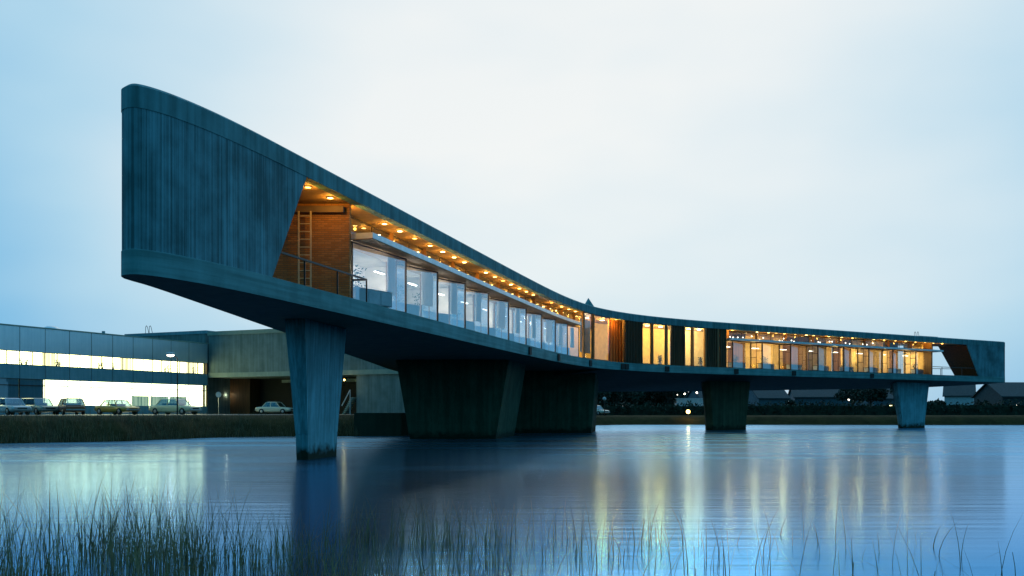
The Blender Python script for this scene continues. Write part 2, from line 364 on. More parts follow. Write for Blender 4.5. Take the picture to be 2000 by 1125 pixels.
mb = MB(); NA = 720; prof = [(-3, -.8, 0), (-.3, -.12, 0), (0, 0, .0), (.5, .0, .35), (1.6, 0, .8), (3.2, 0, 1), (8, 0, 1.0), (20, 0, 1), (60, 0, 1), (400, 0, 1), (4000, 0, 1)]
for k in range(NA):
    a = 2 * math.pi * k / NA; r = rad(a) or 30
    x, y = r * math.cos(a), 30 + r * math.sin(a); tp = shore_top(x, y)
    wob = .25 * math.sin(a * 37) + .2 * math.sin(a * 91 + 1)
    for (dr, z0, f) in prof:
        rr = r + wob + dr; z = z0 + f * tp + (random.uniform(-.05, .05) if 0 < f < 1 else 0)
        mb.v.append((rr * math.cos(a), 30 + rr * math.sin(a), z))
K = len(prof)
for k in range(NA):
    for j in range(K - 1):
        a0 = k * K + j; b0 = ((k + 1) % NA) * K + j
        mb.f.append((a0, a0 + 1, b0 + 1, b0))
tag(mb.build('ground', M['ground'], smooth=True), kind='structure')
tag(MB().poly([(-400, -20, 0), (400, -20, 0), (400, 300, 0), (-400, 300, 0)]).build('water', M['water']), kind='structure')
tag(MB().poly([(-85, 66, 1.47), (-33, 66, 1.47), (-24, 74, 1.47), (-12, 84, 1.47), (-9, 101, 1.47), (-12, 122, 1.47), (-85, 122, 1.47)]).build('parking_area', M['asphalt']), kind='structure')

# ------------------------------------------------------------------ the long building on piers
Fc = [(-9.62, 22.85), (-9.5, 22.4), (-9.2, 22.13), (-8.9, 22.2), (-8.5, 22.7), (-8.05, 23.6), (-7.6, 24.75), (-7.12, 26.2), (-6.6, 27.95), (-6.02, 29.95), (-5.4, 32.1), (-3.3, 39.4), (-.1, 50.6), (1.9, 57.4),
      (3.15, 61.4), (4.15, 64.3), (5.3, 67.2), (6.7, 70.1), (8.8, 73.2), (11.8, 76.4), (16.1, 79.8), (22, 83.6), (29.5, 88.2), (41.9, 95.8), (49.8, 100.6), (55.2, 103.9), (55.9, 104.6)]
FL = catmull(Fc, 8)
def z_(r): return r + CAMZ
ZT, ZS, ZF, ZB = z_(7.91), z_(7.31), z_(3.91), z_(3.31)
# back edge: straight on the near wing, mirrored taper on the far wing
tip = Vector((55.9, 104.6))
dirR = Vector((.853, .522)); nR = Vector((-.522, .853))
Bc = [(-9.62, 22.85), (-9.6, 23.3), (-9.52, 24.5), (-9.5, 28), (-9.5, 40), (-9.5, 60), (-9.5, 74), (-8.6, 82), (-5.6, 88.5), (-.5, 92)]
for d in (47, 40, 30, 20, 10, 4, 1):
    wdt = min(13.2, .9 + .30 * d); p = tip - dirR * d + nR * wdt; Bc.append((p.x, p.y))
Bc += [(55.8, 105.5), (55.95, 104.9), (55.9, 104.6)]
BL = catmull(Bc, 8)
NS = 260
FS = resample(FL, NS, .85)
# pair the back curve by arc length in two spans so that the wings line up
BS = resample(BL, NS, .85)
sil = [(1160, 765), (1384, 764), (1520, 762), (1733, 759), (1819, 756), (1920, 750.7), (1957, 747.4)]
def hullz(p):
    px = 1000 + FPX * p.x / p.y
    if p.y < 78 or p.x < 0 and p.y < 85: return ZB
    if px <= sil[0][0]: yy = 765
    else:
        yy = sil[-1][1]
        for (a, ya), (b, yb) in zip(sil, sil[1:]):
            if a <= px <= b: yy = ya + (yb - ya) * (px - a) / (b - a)
    z = CAMZ + (HOR - yy) * p.y / FPX
    return min(z, ZB)
bld = empty('concrete_building', (-9.6, 22.85, 0))
tag(bld, 'long boomerang shaped concrete building raised on piers over the lake, amber lights under its roof', 'building')
bld.location = (0, 0, 0)
def slab(name, zt, zb, mat, inset=0, zbfun=None, bev=.12, parent=bld, F_=FS, B_=BS):
    n = len(F_) - 1; rings = []
    Fo = offset(F_, 0); Bo = offset(B_, 0)
    fi = offset(F_, bev); bi = offset(B_, -bev)
    m = MB()
    # F side: bottom, near top, bevelled top
    for i in range(n + 1):
        zb1 = zb; zb2 = zbfun(B_[i]) if zbfun else zb
        m.v += [(Fo[i].x, Fo[i].y, zb1), (Fo[i].x, Fo[i].y, zt - bev), (fi[i].x, fi[i].y, zt), (bi[i].x, bi[i].y, zt), (Bo[i].x, Bo[i].y, zt - bev), (Bo[i].x, Bo[i].y, zb2)]
    for i in range(n):
        a = i * 6; b = a + 6
        for j in range(6):
            m.f.append((a + j, b + j, b + (j + 1) % 6, a + (j + 1) % 6))
    o = m.build(name, mat, parent)
    return o
def fascia(name, mat, zt, zb, out=.0, th=.35, F_=FS, sgn=1, parent=bld, lo=0, hi=None, bev=.1):
    """edge band following one outline"""
    hi = hi or len(F_) - 1
    m = MB(); o1 = offset(F_, -out * sgn); o2 = offset(F_, th * sgn); o3 = offset(F_, (bev - out) * sgn)
    for i in range(lo, hi + 1):
        m.v += [(o1[i].x, o1[i].y, zb), (o1[i].x, o1[i].y, zt - bev * .8), (o3[i].x, o3[i].y, zt), (o2[i].x, o2[i].y, zt), (o2[i].x, o2[i].y, zb)]
    for i in range(hi - lo):
        a = i * 5; b = a + 5
        for j in range(5): m.f.append((a + j, b + j, b + (j + 1) % 5, a + (j + 1) % 5))
    m.f.append((0, 1, 2, 3, 4)); e = (hi - lo) * 5; m.f.append((e + 4, e + 3, e + 2, e + 1, e))
    return m.build(name, mat, parent)
def inner(F_, d): return offset(F_, d)
# roof: a core slab whose underside is the soffit, with edge bands round both outlines
def core(name, zt, zb, d, mat, zbfun=None):
    Fi = offset(FS, d); Bi = offset(BS, -d); m = MB()
    for i in range(6, NS - 5):
        zz = zbfun(BS[i]) if zbfun else zb
        m.v += [(Fi[i].x, Fi[i].y, zb), (Fi[i].x, Fi[i].y, zt), (Bi[i].x, Bi[i].y, zt), (Bi[i].x, Bi[i].y, zz)]
    n = NS - 5 - 6
    for i in range(n - 1):
        a = i * 4; b = a + 4
        for j in range(4): m.f.append((a + j, b + j, b + (j + 1) % 4, a + (j + 1) % 4))
    m.f.append((0, 1, 2, 3)); e = (n - 1) * 4; m.f.append((e + 3, e + 2, e + 1, e))
    return m.build(name, mat, bld)
core('roof', ZT - .06, ZS + .03, .352, M['soffit'])
fascia('roof_fascia', M['conc_band'], ZT, ZS, th=.35)
fascia('roof_fascia', M['conc_band'], ZT, ZS, th=.35, F_=BS, sgn=-1)
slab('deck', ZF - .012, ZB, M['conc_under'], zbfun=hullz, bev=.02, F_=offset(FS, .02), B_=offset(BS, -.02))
fascia('deck_fascia', M['conc_deck'], ZF, ZB - .01, th=.02, bev=.01)
fascia('deck_fascia', M['conc_deck'], ZF, ZB - .01, th=.02, F_=BS, sgn=-1, bev=.01)

# solid end blocks with slanted inner faces
def sub(pl, n0, pt, k):
    """samples from the apex to the sight line pt"""
    q, i = pt
    seq = list(pl[:i + 1]) + [q]
    return resample(seq, k)
FLi = offset(FL, .015); BLi = offset(BL, -.015)
def cutpoly(pl, pnt, nrm, rev=False):
    """part of pl on the apex side of the line through pnt with normal nrm"""
    seq = list(reversed(pl)) if rev else list(pl)
    out = [seq[0]]
    for a, b in zip(seq, seq[1:]):
        da = (a - pnt).dot(nrm); db = (b - pnt).dot(nrm)
        if da * db <= 0 and (b - seq[0]).length > 1 and da != db:
            out.append(a.lerp(b, da / (da - db))); return out
        out.append(b)
    return out
def endblock(name, p_lo, p_hi, nrm, rev, mat):
    fs = [cutpoly(FLi, p, nrm, rev) for p in (p_lo, p_hi)]; bs = [cutpoly(BLi, p, nrm, rev) for p in (p_lo, p_hi)]
    kf = min(len(f) for f in fs) - 2; kb = min(len(b) for b in bs) - 2; rings = []
    for j, z in ((0, ZF - .005), (1, ZS + .005)):
        f = fs[j][:kf] + [fs[j][-1]]; b = bs[j][:kb] + [bs[j][-1]]
        rings.append([(q.x, q.y, z) for q in f] + [(q.x, q.y, z) for q in reversed(b)][:-1])
    if rev:
        a_, b_ = fs[0][-1], bs[0][-1]; c_, e_ = fs[1][-1], bs[1][-1]; o_ = Vector((-.02, -.012)); d_ = (b_ - a_).normalized() * .06
        q4 = [(a_ + d_, ZF), (b_ - d_, ZF), (e_ - d_, ZS), (c_ + d_, ZS)]
        MB().add([(p.x, p.y, z) for p, z in q4] + [(p.x + o_.x, p.y + o_.y, z) for p, z in q4], [(0, 1, 2, 3), (7, 6, 5, 4), (0, 4, 5, 1), (1, 5, 6, 2), (2, 6, 7, 3), (3, 7, 4, 0)]).build('slanted_shade_slab', M['wood_dark'], bld)  # added slab over the concrete end face, its dark colour stands for shade
    n = len(rings[0]); m = MB(); m.v = rings[0] + rings[1]
    for i in range(n): m.f.append((i, (i + 1) % n, n + (i + 1) % n, n + i))
    m.f.append(tuple(range(n))); m.f.append(tuple(range(2 * n - 1, n - 1, -1)))
    return m.build(name, mat, bld)
lo = hit(FL, 533)[0]; hi_ = hit(FL, 600)[0]
dL = Vector((.28, .96))
endblock('end_wall', lo, hi_, dL, False, M['conc'])
loR = hit(FL, 1911)[0]; hiR = hit(FL, 1888)[0]
endblock('end_wall', loR, hiR, dirR, True, M['conc'])

# piers ------------------------------------------------------------
def pier(name, a, b, nrm, th, tl, tr, tout, ztop, foot=.9, mat=None, nose=.35):
    """a,b: base corners of the front face; hexagonal plan, flaring upward"""
    a = Vector(a); b = Vector(b); d = (b - a).normalized(); n = Vector(nrm).normalized()
    def ring(t0, t1, o):
        A = a - d * t0 + n * o; Bp = b + d * t1 + n * o; A2 = a - d * t0 - n * (th + o); B2 = b + d * t1 - n * (th + o)
        return [A, Bp, (Bp + B2) / 2 + d * nose, B2, A2, (A + A2) / 2 - d * nose]
    def lev(z):
        f = max(0, z / ztop); return [(p.x, p.y, z) for p in ring(tl * f, tr * f, tout * f)]
    m = MB()
    def loft(z0, z1, sh=0):
        r0, r1 = lev(z0), lev(z1); n_ = 6
        if sh:
            c = Vector((sum(p[0] for p in r0) / 6, sum(p[1] for p in r0) / 6))
            r0 = [((p[0] - c.x) * sh + c.x, (p[1] - c.y) * sh + c.y, p[2]) for p in r0]; r1 = [((p[0] - c.x) * sh + c.x, (p[1] - c.y) * sh + c.y, p[2]) for p in r1]
        m.add(r0 + r1, [tuple(range(5, -1, -1)), tuple(range(6, 12))] + [(i, (i + 1) % 6, 6 + (i + 1) % 6, 6 + i) for i in range(6)])
    loft(-1.2, foot); loft(foot, foot + .03, .985); loft(foot + .03, ztop)
    return m.build(name, mat or M['conc_pier'], bld)
pier('pier', (-7.43, 33.6), (-6.96, 36.3), (.96, -.28), .42, .75, .75, .2, ZB + .01, nose=.10)
c3 = hit(offset(FL, 4.6), 1425)[0]
pier('pier', c3 - dirR * 2.1, c3 + dirR * 2.1, -nR, 1.0, .55, .55, .1, hullz(Vector((c3.x - 3, c3.y + 3))) + .9, mat=concrete('shaded_pier_concrete', (.045, .085, .05), (.10, .16, .10), board=4, bump=.5, wet=True))  # darker copy of the pier concrete, shade under the hull put into its colour
c4 = hit(offset(FL, 1.7), 1785)[0]
pier('pier', c4 - dirR * 1.75, c4 + dirR * 1.75, -nR, .55, 1.3, .8, .1, ZB - .05, nose=.15)
def corep(x0, x1, y0, y1, fl, name='core_pier'):
    m = MB()
    def ring(f): return [(x0 - fl * f, y0 - .2 * f), (x1 + fl * f, y0 - .2 * f), (x1 + fl * f + 1.2, y1), (x0 - fl * f, y1)]
    def rr(za, zb, s=1):
        A = ring(za / ZB); B = ring(zb / ZB)
        if s != 1:
            cx = sum(p[0] for p in A) / 4; cy = sum(p[1] for p in A) / 4
            A = [(cx + (p[0] - cx) * s, cy + (p[1] - cy) * s) for p in A]; B = [(cx + (p[0] - cx) * s, cy + (p[1] - cy) * s) for p in B]
        m.prism(A, za, zb, B)
    rr(-1, 1.0); rr(1.0, 1.04, .992); rr(1.04, ZB + .01)
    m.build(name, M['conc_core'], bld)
M_core = M['conc_core'] = concrete('shaded_core_concrete', (.045, .085, .05), (.10, .16, .10), board=4, bump=.5, wet=True)  # colour carries the shade deep under the building
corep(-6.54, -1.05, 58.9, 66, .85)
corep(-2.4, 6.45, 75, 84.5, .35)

# left terrace -------------------------------------------------------
brk = MB(); yb = 32.45
brk.box(-9.3, -5.72, yb, yb + .3, ZF, ZS + .02)
brk.build('brick_wall', M['brick'], bld)
MB().box(-9.3, -5.9, yb - .22, yb - .003, z_(6.98), z_(7.2)).build('ceiling_beam', M['beam'], bld)
# ladder against the brick wall
lx = lambda px, D: (px - 1000) / FPX * D
lad = MB(); D_ = yb - .28; x0, x1 = lx(583.5, D_), lx(607, D_)
lad2 = empty('wall_ladder', (0, 0, 0)); lad2.parent = bld
for x in (x0, x1): MB().box(x - .025, x + .025, D_ - .03, D_ + .03, ZF, z_(7.0)).build('rail', M['ladder'], lad2)
nr = 11
for k in range(nr):
    z = ZF + .2 + k * .272
    MB().tube((x0, D_, z), (x1, D_, z), .018).build('rung', M['ladder'], lad2)
# railings
def railing(pts, h, posts, name='railing', parent=bld, zb=ZF):
    m = MB()
    for a, b in zip(pts, pts[1:]): m.bar((a[0], a[1], zb + h), (b[0], b[1], zb + h), .05, .06)
    for p in posts: m.bar((p[0], p[1], zb - .02), (p[0], p[1], zb + h - .032), .05, .05, (0, 1, 0))
    return m.build(name, M['rail'], parent)
FR = offset(FL, .12)
p0, i0 = hit(FR, 528); p1, i1 = hit(FR, 716)
rp_ = [p0] + FR[i0 + 1:i1 + 1] + [p1, Vector((-5.72, p1.y + .05))]
railing(rp_, .83, [hit(FR, x)[0] for x in (595, 659)] + [p1])
BR = offset(BL, -.15)
seg = [p for p in BR if 26 < p.y < 32.2 and p.x < 0]
railing(seg, .83, seg[::4])

# glazing ------------------------------------------------------------
GL = offset(FL, .14)
def pane(a, b, z0, z1, glass, frame, fw=.05, cross=(), name='window', base=False):
    """a framed glass pane standing on the segment a-b"""
    a = Vector(a); b = Vector(b); d = (b - a).normalized(); n = Vector((-d.y, d.x))
    def P(t, o, z): q = a + (b - a) * t + n * o; return (q.x, q.y, z)
    m = MB(); m.poly([P(0, 0, z0), P(1, 0, z0), P(1, 0, z1), P(0, 0, z1)])
    g_ = m.build(name, glass, bld, fix=False)
    f = MB(); L = (b - a).length; e = fw / L
    f.bar(P(e / 2, 0, z0), P(e / 2, 0, z1), fw, fw, (n.x, n.y, 0)); f.bar(P(1 - e / 2, 0, z0), P(1 - e / 2, 0, z1), fw, fw, (n.x, n.y, 0))
    f.bar(P(e, 0, z0 + fw / 2), P(1 - e, 0, z0 + fw / 2), fw * .9, fw); f.bar(P(e, 0, z1 - fw / 2), P(1 - e, 0, z1 - fw / 2), fw * .9, fw)
    for c in cross:
        f.bar(P(c[0], 0, c[1]), P(c[2], 0, c[3]), .035, .045)
    f.build('frame', frame, g_)
    return g_
ZG0, ZG1 = ZF, z_(6.09)
kx = [793.3, 855.3, 909, 954.5, 994, 1028, 1058, 1085, 1108.7, 1130.5]
KP = [hit(GL, x)[0] for x in kx]
pd = Vector((.545, .838)); starts = []
for i, k in enumerate(KP):
    s = Vector((-5.73, 32.95)) if i == 0 else k - pd * 3.4
    starts.append(s)
    pane(s, k, ZG0, ZG1, M['glass_cool'], M['frame'])
    if i: pane(KP[i - 1], s, ZG0, ZG1, M['glass_clear'], M['frame_warm'], .07, cross=[(.5, ZG0 + .05, .5, ZG1 - .05)], name='side_window')
# right wing
kr = [1431, 1489, 1544.6, 1598, 1648.5, 1697.5, 1744, 1789]
ZR1 = z_(6.34)
KR = [hit(GL, x)[0] for x in kr]
qd = Vector((math.cos(R(47)), math.sin(R(47)))); ends = []
lat = lambda: [(.5, ZG0 + .05, .5, ZR1 - .05), (0.5, ZG0 + 1.65, 1, ZG0 + 1.65), (0, ZG0 + 1.05, .5, ZG0 + 1.05), (.5, ZG0 + .5, 1, ZG0 + .5)]
prev = hit(GL, 1416)[0] + nR * .9
for i, k in enumerate(KR):
    e_ = k + qd * 3.25
    pane(prev, k, ZG0, ZR1, M['glass_clear'], M['frame'], .08, cross=lat(), name='side_window')
    pane(k, e_, ZG0, ZR1, M['glass_warm'], M['frame'], .05)
    prev = e_; ends.append(e_)
endR = hit(GL, 1820)[0]
pane(prev, endR, ZG0, ZR1, M['glass_clear'], M['frame'], .08, cross=lat(), name='side_window')
# canopies
def band(pl, d0, d1, z0, z1, a, b, name, mat, closed_ends=True):
    o0 = offset(pl, d0); o1 = offset(pl, d1)
    pa, ia = a; pb, ib = b
    A = [x for x in o0[ia:ib + 1]]; B_ = [x for x in o1[ia:ib + 1]]
    m = MB()
    for p, q in zip(A, B_): m.v += [(p.x, p.y, z0), (p.x, p.y, z1), (q.x, q.y, z1), (q.x, q.y, z0)]
    n = len(A)
    for i in range(n - 1):
        u = i * 4; v = u + 4
        for j in range(4): m.f.append((u + j, v + j, v + (j + 1) % 4, u + (j + 1) % 4))
    m.f.append((0, 1, 2, 3)); u = (n - 1) * 4; m.f.append((u + 3, u + 2, u + 1, u))
    return m.build(name, mat, bld)
FD = resample(FL, 1400)
def idx(px): return hit(FD, px)
band(FD, -.33, 1.35, z_(6.14), z_(6.34), idx(712), idx(1128), 'canopy', M['canopy'])
band(FD, -.33, 1.5, z_(6.35), z_(6.52), idx(1422), idx(1838), 'canopy', M['canopy'])
band(FD, -.31, 1.3, z_(6.11), z_(6.139), idx(713), idx(1127), 'canopy_lining', M['canopy_wood'])
band(FD, -.31, 1.45, z_(6.345), z_(6.349), idx(1423), idx(1837), 'canopy_lining', M['canopy_wood'])
# clerestory glazing behind the canopies, one light per bay
CLI = offset(FL, 1.25)
def clerestory(xs, z0, postmat):
    pts = [hit(CLI, x)[0] for x in xs]
    for a, b in zip(pts, pts[1:]):
        pane(a, b, z0, ZS, M['glass_clear'], M['frame'], .06, name='clerestory_window', cross=[(.5, z0, .5, ZS)])
    for p in pts: MB().box(p.x - .09, p.x + .09, p.y - .28, p.y - .1, z0, ZS + .02).build('post', postmat, bld)
clerestory([682] + [x - 28 * (1 - i / 14) for i, x in enumerate(kx)] + [1152], z_(6.34), M['frame_warm'])
clerestory([1420, 1476, 1533, 1586, 1638, 1687, 1734, 1778, 1818], z_(6.52), M['frame_warm'])
# end wall of the right wing rooms
eA = endR; eB = endR + nR * 5.2
m = MB(); dd = dirR * .12
m.prism([(eA.x, eA.y), (eA.x + dd.x, eA.y + dd.y), (eA.x + nR.x * 1.0 + dd.x, eA.y + nR.y * 1.0 + dd.y), (eA.x + nR.x * 1.0, eA.y + nR.y * 1.0)], ZF, ZS)
m.build('corner_post', M['wood_dark'], bld)
# railing on the far terrace
ft0, j0 = hit(FR, 1822); ft1, j1 = hit(FR, 1908)
railing([ft0] + FR[j0 + 1:j1 + 1] + [ft1], .86, [ft0.lerp(ft1, t) for t in (.2, .65)])
bk = [p for p in BR if p.x > 45.5 and p.x < 52 and p.y > 95]
railing([bk[0], bk[-1]], .9, [Vector(bk[0]).lerp(Vector(bk[-1]), t) for t in (0, .3, .62, .95)])

# middle part: flush windows and boarding --------------------------------
GM = offset(FL, .10)
def seg_wall(xa, xb, mat, name, z0=ZF, z1=ZS, th=.14, pl=GM, slats=0):
    pa, ia = hit(pl, xa); pb, ib = hit(pl, xb)
    P_ = [pa] + list(pl[ia + 1:ib + 1]) + [pb]
    o1 = [p + Vector((-(pb - pa).normalized().y, (pb - pa).normalized().x)) * th for p in P_]
    m = MB(); m.prism([(p.x, p.y) for p in P_] + [(p.x, p.y) for p in reversed(o1)], z0, z1)
    if slats:
        d = (pb - pa); nn = Vector((d.y, -d.x)).normalized()
        for k in range(slats):
            c = pa.lerp(pb, (k + .5) / slats) + nn * .04
            m.bar((c.x, c.y, z0), (c.x, c.y, z1), .06, .08, (nn.x, nn.y, 0))
    return m.build(name, mat, bld)
seg_wall(1190, 1218, M['wood_red'], 'wood_wall', pl=offset(FL, .9), slats=5)
seg_wall(1218, 1254, M['wood_dark'], 'wood_wall', slats=12)
seg_wall(1311, 1337, M['wood_dark'], 'wood_wall', slats=8)
seg_wall(1380, 1405, M['wood_dark'], 'wood_wall', slats=7)
seg_wall(1406, 1419, M['wood_dark'], 'wood_wall', slats=3)
def colm(px, wpx, mat, pl=GM, zb=ZF, zt=ZS, name='column'):
    p = hit(pl, px)[0]; s_ = FPX / p.y; r = wpx / s_ / 2
    return MB().tube((p.x, p.y, zb), (p.x, p.y, zt), r, r, 12).build(name, mat, bld, smooth=False)
GO = offset(FL, .45)
for x, wp in ((1158, 7), (1139, 5), (1273, 7), (1301, 6), (1352, 6), (1377, 6), (1402, 4)): colm(x, wp, M['frame_warm'])
for xa, xb in ((1141, 1156), (1160, 1191), (1254, 1272), (1275, 1299), (1303, 1311), (1337, 1350), (1354, 1376)):
    pane(hit(GM, xa)[0], hit(GM, xb)[0], ZF, ZS, M['glass_clear'], M['frame'], .06)
# dark scupper boxes on the deck fascia
FO = offset(FL, -.03)
for x in (1032.7, 1089, 1151, 1213, 1221, 1299, 1434, 1547, 1700):
    p, i = hit(FO, x); t = (FO[i + 1] - FO[i]).normalized(); q = p + t * .5
    m = MB(); nn = Vector((t.y, -t.x))
    m.prism([(p.x, p.y), (q.x, q.y), (q.x + nn.x * .06, q.y + nn.y * .06), (p.x + nn.x * .06, p.y + nn.y * .06)], ZB + .06, ZB + .5)
    m.build('drain_spout', M['dark'], bld)

band(FD, 1.32, 3.58, z_(6.42), z_(6.47), idx(735), idx(905), 'suspended_ceiling', M['white'])
band(FD, 1.32, 6.15, z_(6.42), z_(6.47), idx(908), idx(1150), 'suspended_ceiling', M['white'])
band(FD, 1.35, 3.25, z_(6.54), z_(6.58), idx(1430), idx(1819), 'suspended_ceiling', M['white'])
# interior shell ------------------------------------------------------
BKI = offset(FL, 4.6)
def shell(pl, d, xa, xb, mat, name, z0=ZF, z1=ZS + .02, th=.15):
    q = offset(pl, d); ia = hit(FL, xa)[1]; ib = hit(FL, xb)[1]
    A = q[ia:ib + 1]; o = offset(A, th)
    MB().prism([(p.x, p.y) for p in A] + [(p.x, p.y) for p in reversed(o)], z0, z1).build(name, mat, bld)
shell(FL, 3.6, 728, 905, M['white'], 'inner_wall')
shell(FL, 6.2, 905, 1165, M['white'], 'inner_wall')
shell(FL, 3.4, 1165, 1375, M['yellow'], 'inner_wall')
shell(FL, 3.1, 1376, 1450, M['cream'], 'inner_wall')
shell(FL, 4.6, 1450, 1720, M['cream'], 'inner_wall')
shell(FL, 3.3, 1721, 1819, M['cream'], 'inner_wall')
q0 = endR + nR * .9; q1 = endR + nR * 3.4
MB().prism([(q0.x, q0.y), (q0.x + dd.x, q0.y + dd.y), (q1.x + dd.x, q1.y + dd.y), (q1.x, q1.y)], ZF, ZS).build('inner_wall', M['cream'], bld)
# partitions between the bays
def partition(p, n, L0, L1, mat, th=.1):
    d = Vector((n.y, -n.x)); a = p + n * L0; b = p + n * L1
    MB().prism([(a.x, a.y), (b.x, b.y), (b.x + d.x * th, b.y + d.y * th), (a.x + d.x * th, a.y + d.y * th)], ZF, ZS).build('partition', mat, bld)
nL = Vector((-.96, .278))
for i, k in enumerate(KP):
    if i % 2 == 1: partition(k, nL, 2.1, 3.5 if i < 3 else 6.1, M['white'])
for i, k in enumerate(KR):
    partition(k, nR, 2.2 if i % 3 else 1.2, 4.4 if i < 6 else 3.2, M['wood_dark'] if i % 2 else M['cream'])
# suspended ceilings under the canopy level keep the rooms separate from the clerestory
# cabinets, curtains and plants behind the glass
random.seed(3)
desk_words = ['first', 'second', 'third', 'fourth', 'fifth', 'sixth', 'seventh', 'eighth', 'ninth', 'tenth']
def plant(loc, h, label):
    r = empty('potted_plant', loc); tag(r, label, 'plant', 'plants behind the windows')
    MB().tube((0, 0, 0), (0, 0, .28), .13, .17, 12).build('pot', M['white'], r)
    m = MB()
    for _ in range(150):
        a = random.uniform(0, 6.28); rr = random.uniform(.02, .34) * h; z = .28 + random.uniform(.02, 1) * h
        c = Vector((rr * math.cos(a), rr * math.sin(a), z)); u = Vector((random.uniform(-1, 1), random.uniform(-1, 1), random.uniform(-.6, 1))).normalized(); v = u.cross(Vector((random.random(), random.random(), .3))).normalized()
        m.poly([c - u * .07, c + v * .025, c + u * .07, c - v * .025])
    for _ in range(6):
        a = random.uniform(0, 6.28); m.tube((0, 0, .25), (.2 * h * math.cos(a), .2 * h * math.sin(a), .28 + h * .8), .008, .004, 4)
    m.build('leaves', M['leaf_dark'], r, fix=False)
for i, k in enumerate(KP):
    s = starts[i] + Vector((0, 0)); n = Vector((-pd.y, pd.x)); a = s + pd * .35 + n * .12; L = 1.9 if i else 2.0
    r = empty('cabinet', (a.x, a.y, ZF), math.atan2(pd.y, pd.x)); tag(r, 'low blue grey cabinet behind the %s slanted window from the brick wall' % desk_words[i], 'cabinet', 'low cabinets behind the slanted windows')
    MB().box(0, L, 0, .45, .05, .58).build('carcass', M['cabinet'], r)
    MB().box(-.01, L + .01, -.01, .46, .583, .61).build('top', M['cabinet'], r)
    for u in range(3): MB().box(L * u / 3 + .02, L * (u + 1) / 3 - .02, -.02, -.002, .08, .55).build('door', M['cabinet'], r)
    if i in (0, 1, 2, 3, 5):
        q = s + pd * (1.0 + .5 * (i % 2)) + n * .75
        plant((q.x, q.y, ZF), 1.25 if i < 3 else .9, 'leafy plant standing behind the %s slanted window from the brick wall' % desk_words[i])
for i, k in enumerate(KR):
    n = Vector((-qd.y, qd.x)); a = k + qd * .25 + n * .12
    r = empty('cabinet', (a.x, a.y, ZF), math.atan2(qd.y, qd.x)); tag(r, 'low cabinet behind the %s canopied window of the far wing, counted from its wood wall' % desk_words[i], 'cabinet', 'low cabinets in the far wing')
    MB().box(0, 2.3, 0, .45, .05, .52).build('carcass', M['cabinet'], r)
    MB().box(-.01, 2.31, -.01, .46, .523, .55).build('top', M['cabinet'], r)
    if i in (0, 1, 4, 7):
        q = k + qd * 1.9 + n * .8
        plant((q.x, q.y, ZF), 1.0, 'dark plant standing behind the %s canopied window of the far wing' % desk_words[i])
for x, w_ in ((1289, 'in the wide yellow window of the middle part'), (1368, 'in the narrower pale window of the middle part')):
    q = hit(offset(FL, .8), x)[0]; plant((q.x, q.y, ZF), .6, 'small plant ' + w_)

for i, k in enumerate(KP):
    n = Vector((-pd.y, pd.x)); a = k - pd * .95 + n * .1; L = .45 + .3 * (i % 3 == 1); r = empty('curtain', (a.x, a.y, ZF), math.atan2(pd.y, pd.x)); tag(r, 'white curtain gathered at the outer edge of the %s slanted window from the brick wall' % desk_words[i], 'curtain', 'curtains of the near wing')
    m = MB(); f0 = []
    for j in range(33): x = L * j / 32; f0.append((x, .05 * math.sin(j * 1.35) + .05))
    for (xa, ya), (xb, yb2) in zip(f0, f0[1:]): m.poly([(xa, ya, .66), (xb, yb2, .66), (xb, yb2, 2.08), (xa, ya, 2.08)])
    m.build('cloth', M['cloth'], r, fix=False); MB().tube((-.05, .05, 2.12), (L + .05, .05, 2.12), .012, n=6).build('rod', M['chrome'], r)
    q = starts[i] + pd * 1.5 + n * 2.0; r = empty('desk', (q.x, q.y, ZF), math.atan2(pd.y, pd.x)); tag(r, 'office desk in the room behind the %s slanted window from the brick wall' % desk_words[i], 'desk', 'desks of the near wing')
    MB().box(-.8, .8, -.4, .4, .71, .75).build('desk_top', M['beam'], r)
    for sx in (-.75, .75):
        for sy in (-.35, .35): MB().box(sx - .025, sx + .025, sy - .025, sy + .025, 0, .708).build('leg', M['chrome'], r)
q = hit(offset(FL, 3.55), 800)[0]; 
o = MB().box(0, 1.9, -.05, 0, 0, 1.1).build('notice_board', M['cabinet']); o.location = (-8.7, 40.5, ZF + .9); o.rotation_euler = (0, 0, R(57)); tag(o, 'blue grey board on the wall inside the first slanted window bay', 'board')
MB().box(-.03, 1.93, -.06, -.052, -.03, 0).build('frame', M['chrome'], o)
# downlights ----------------------------------------------------------
AMB = (1, .44, .055)
def downlight(p, zs=ZS + .03, e=26, mat='lamp_amber', col=AMB, r=.095):
    o = MB().tube((p.x, p.y, zs - .036), (p.x, p.y, zs - .046), r, r * .96, 14).build('downlight', random.choice([M['lamp_amber'], M['lamp_amber'], M['lamp_amber2'], M['lamp_amber3']]), bld)
    MB().tube((p.x, p.y, zs - .029), (p.x, p.y, zs - .04), r * 1.25, r * 1.2, 14).build('trim_ring', M['chrome'], o)
    if e: lamp('downlight_glow', (p.x, p.y, zs - .16), e, col, .05, o)
S1 = offset(FL, .62)
left_px = [601.5, 645, 679, 751, 781, 810, 840, 864.5, 887, 907, 949, 966.5, 982.5, 998, 1014.5, 1028, 1041.5, 1077, 1097, 1111, 1124, 1140.7, 1159, 1178]
for x in left_px: downlight(hit(S1, x)[0], e=20 if x < 660 else (60 if x < 700 else 17 + 5 * math.sin(x)))
downlight(hit(offset(FL, .42), 1203)[0], e=60)
S2 = offset(FL, 1.75)
pl_ = hit(S2, 655)[1]; L2 = resample(S2[pl_:hit(S2, 1150)[1]], 28)
for i, p in enumerate(L2):
    if i % 7 != 5: downlight(p, e=6 if i % 2 == 0 else 0, r=.08)
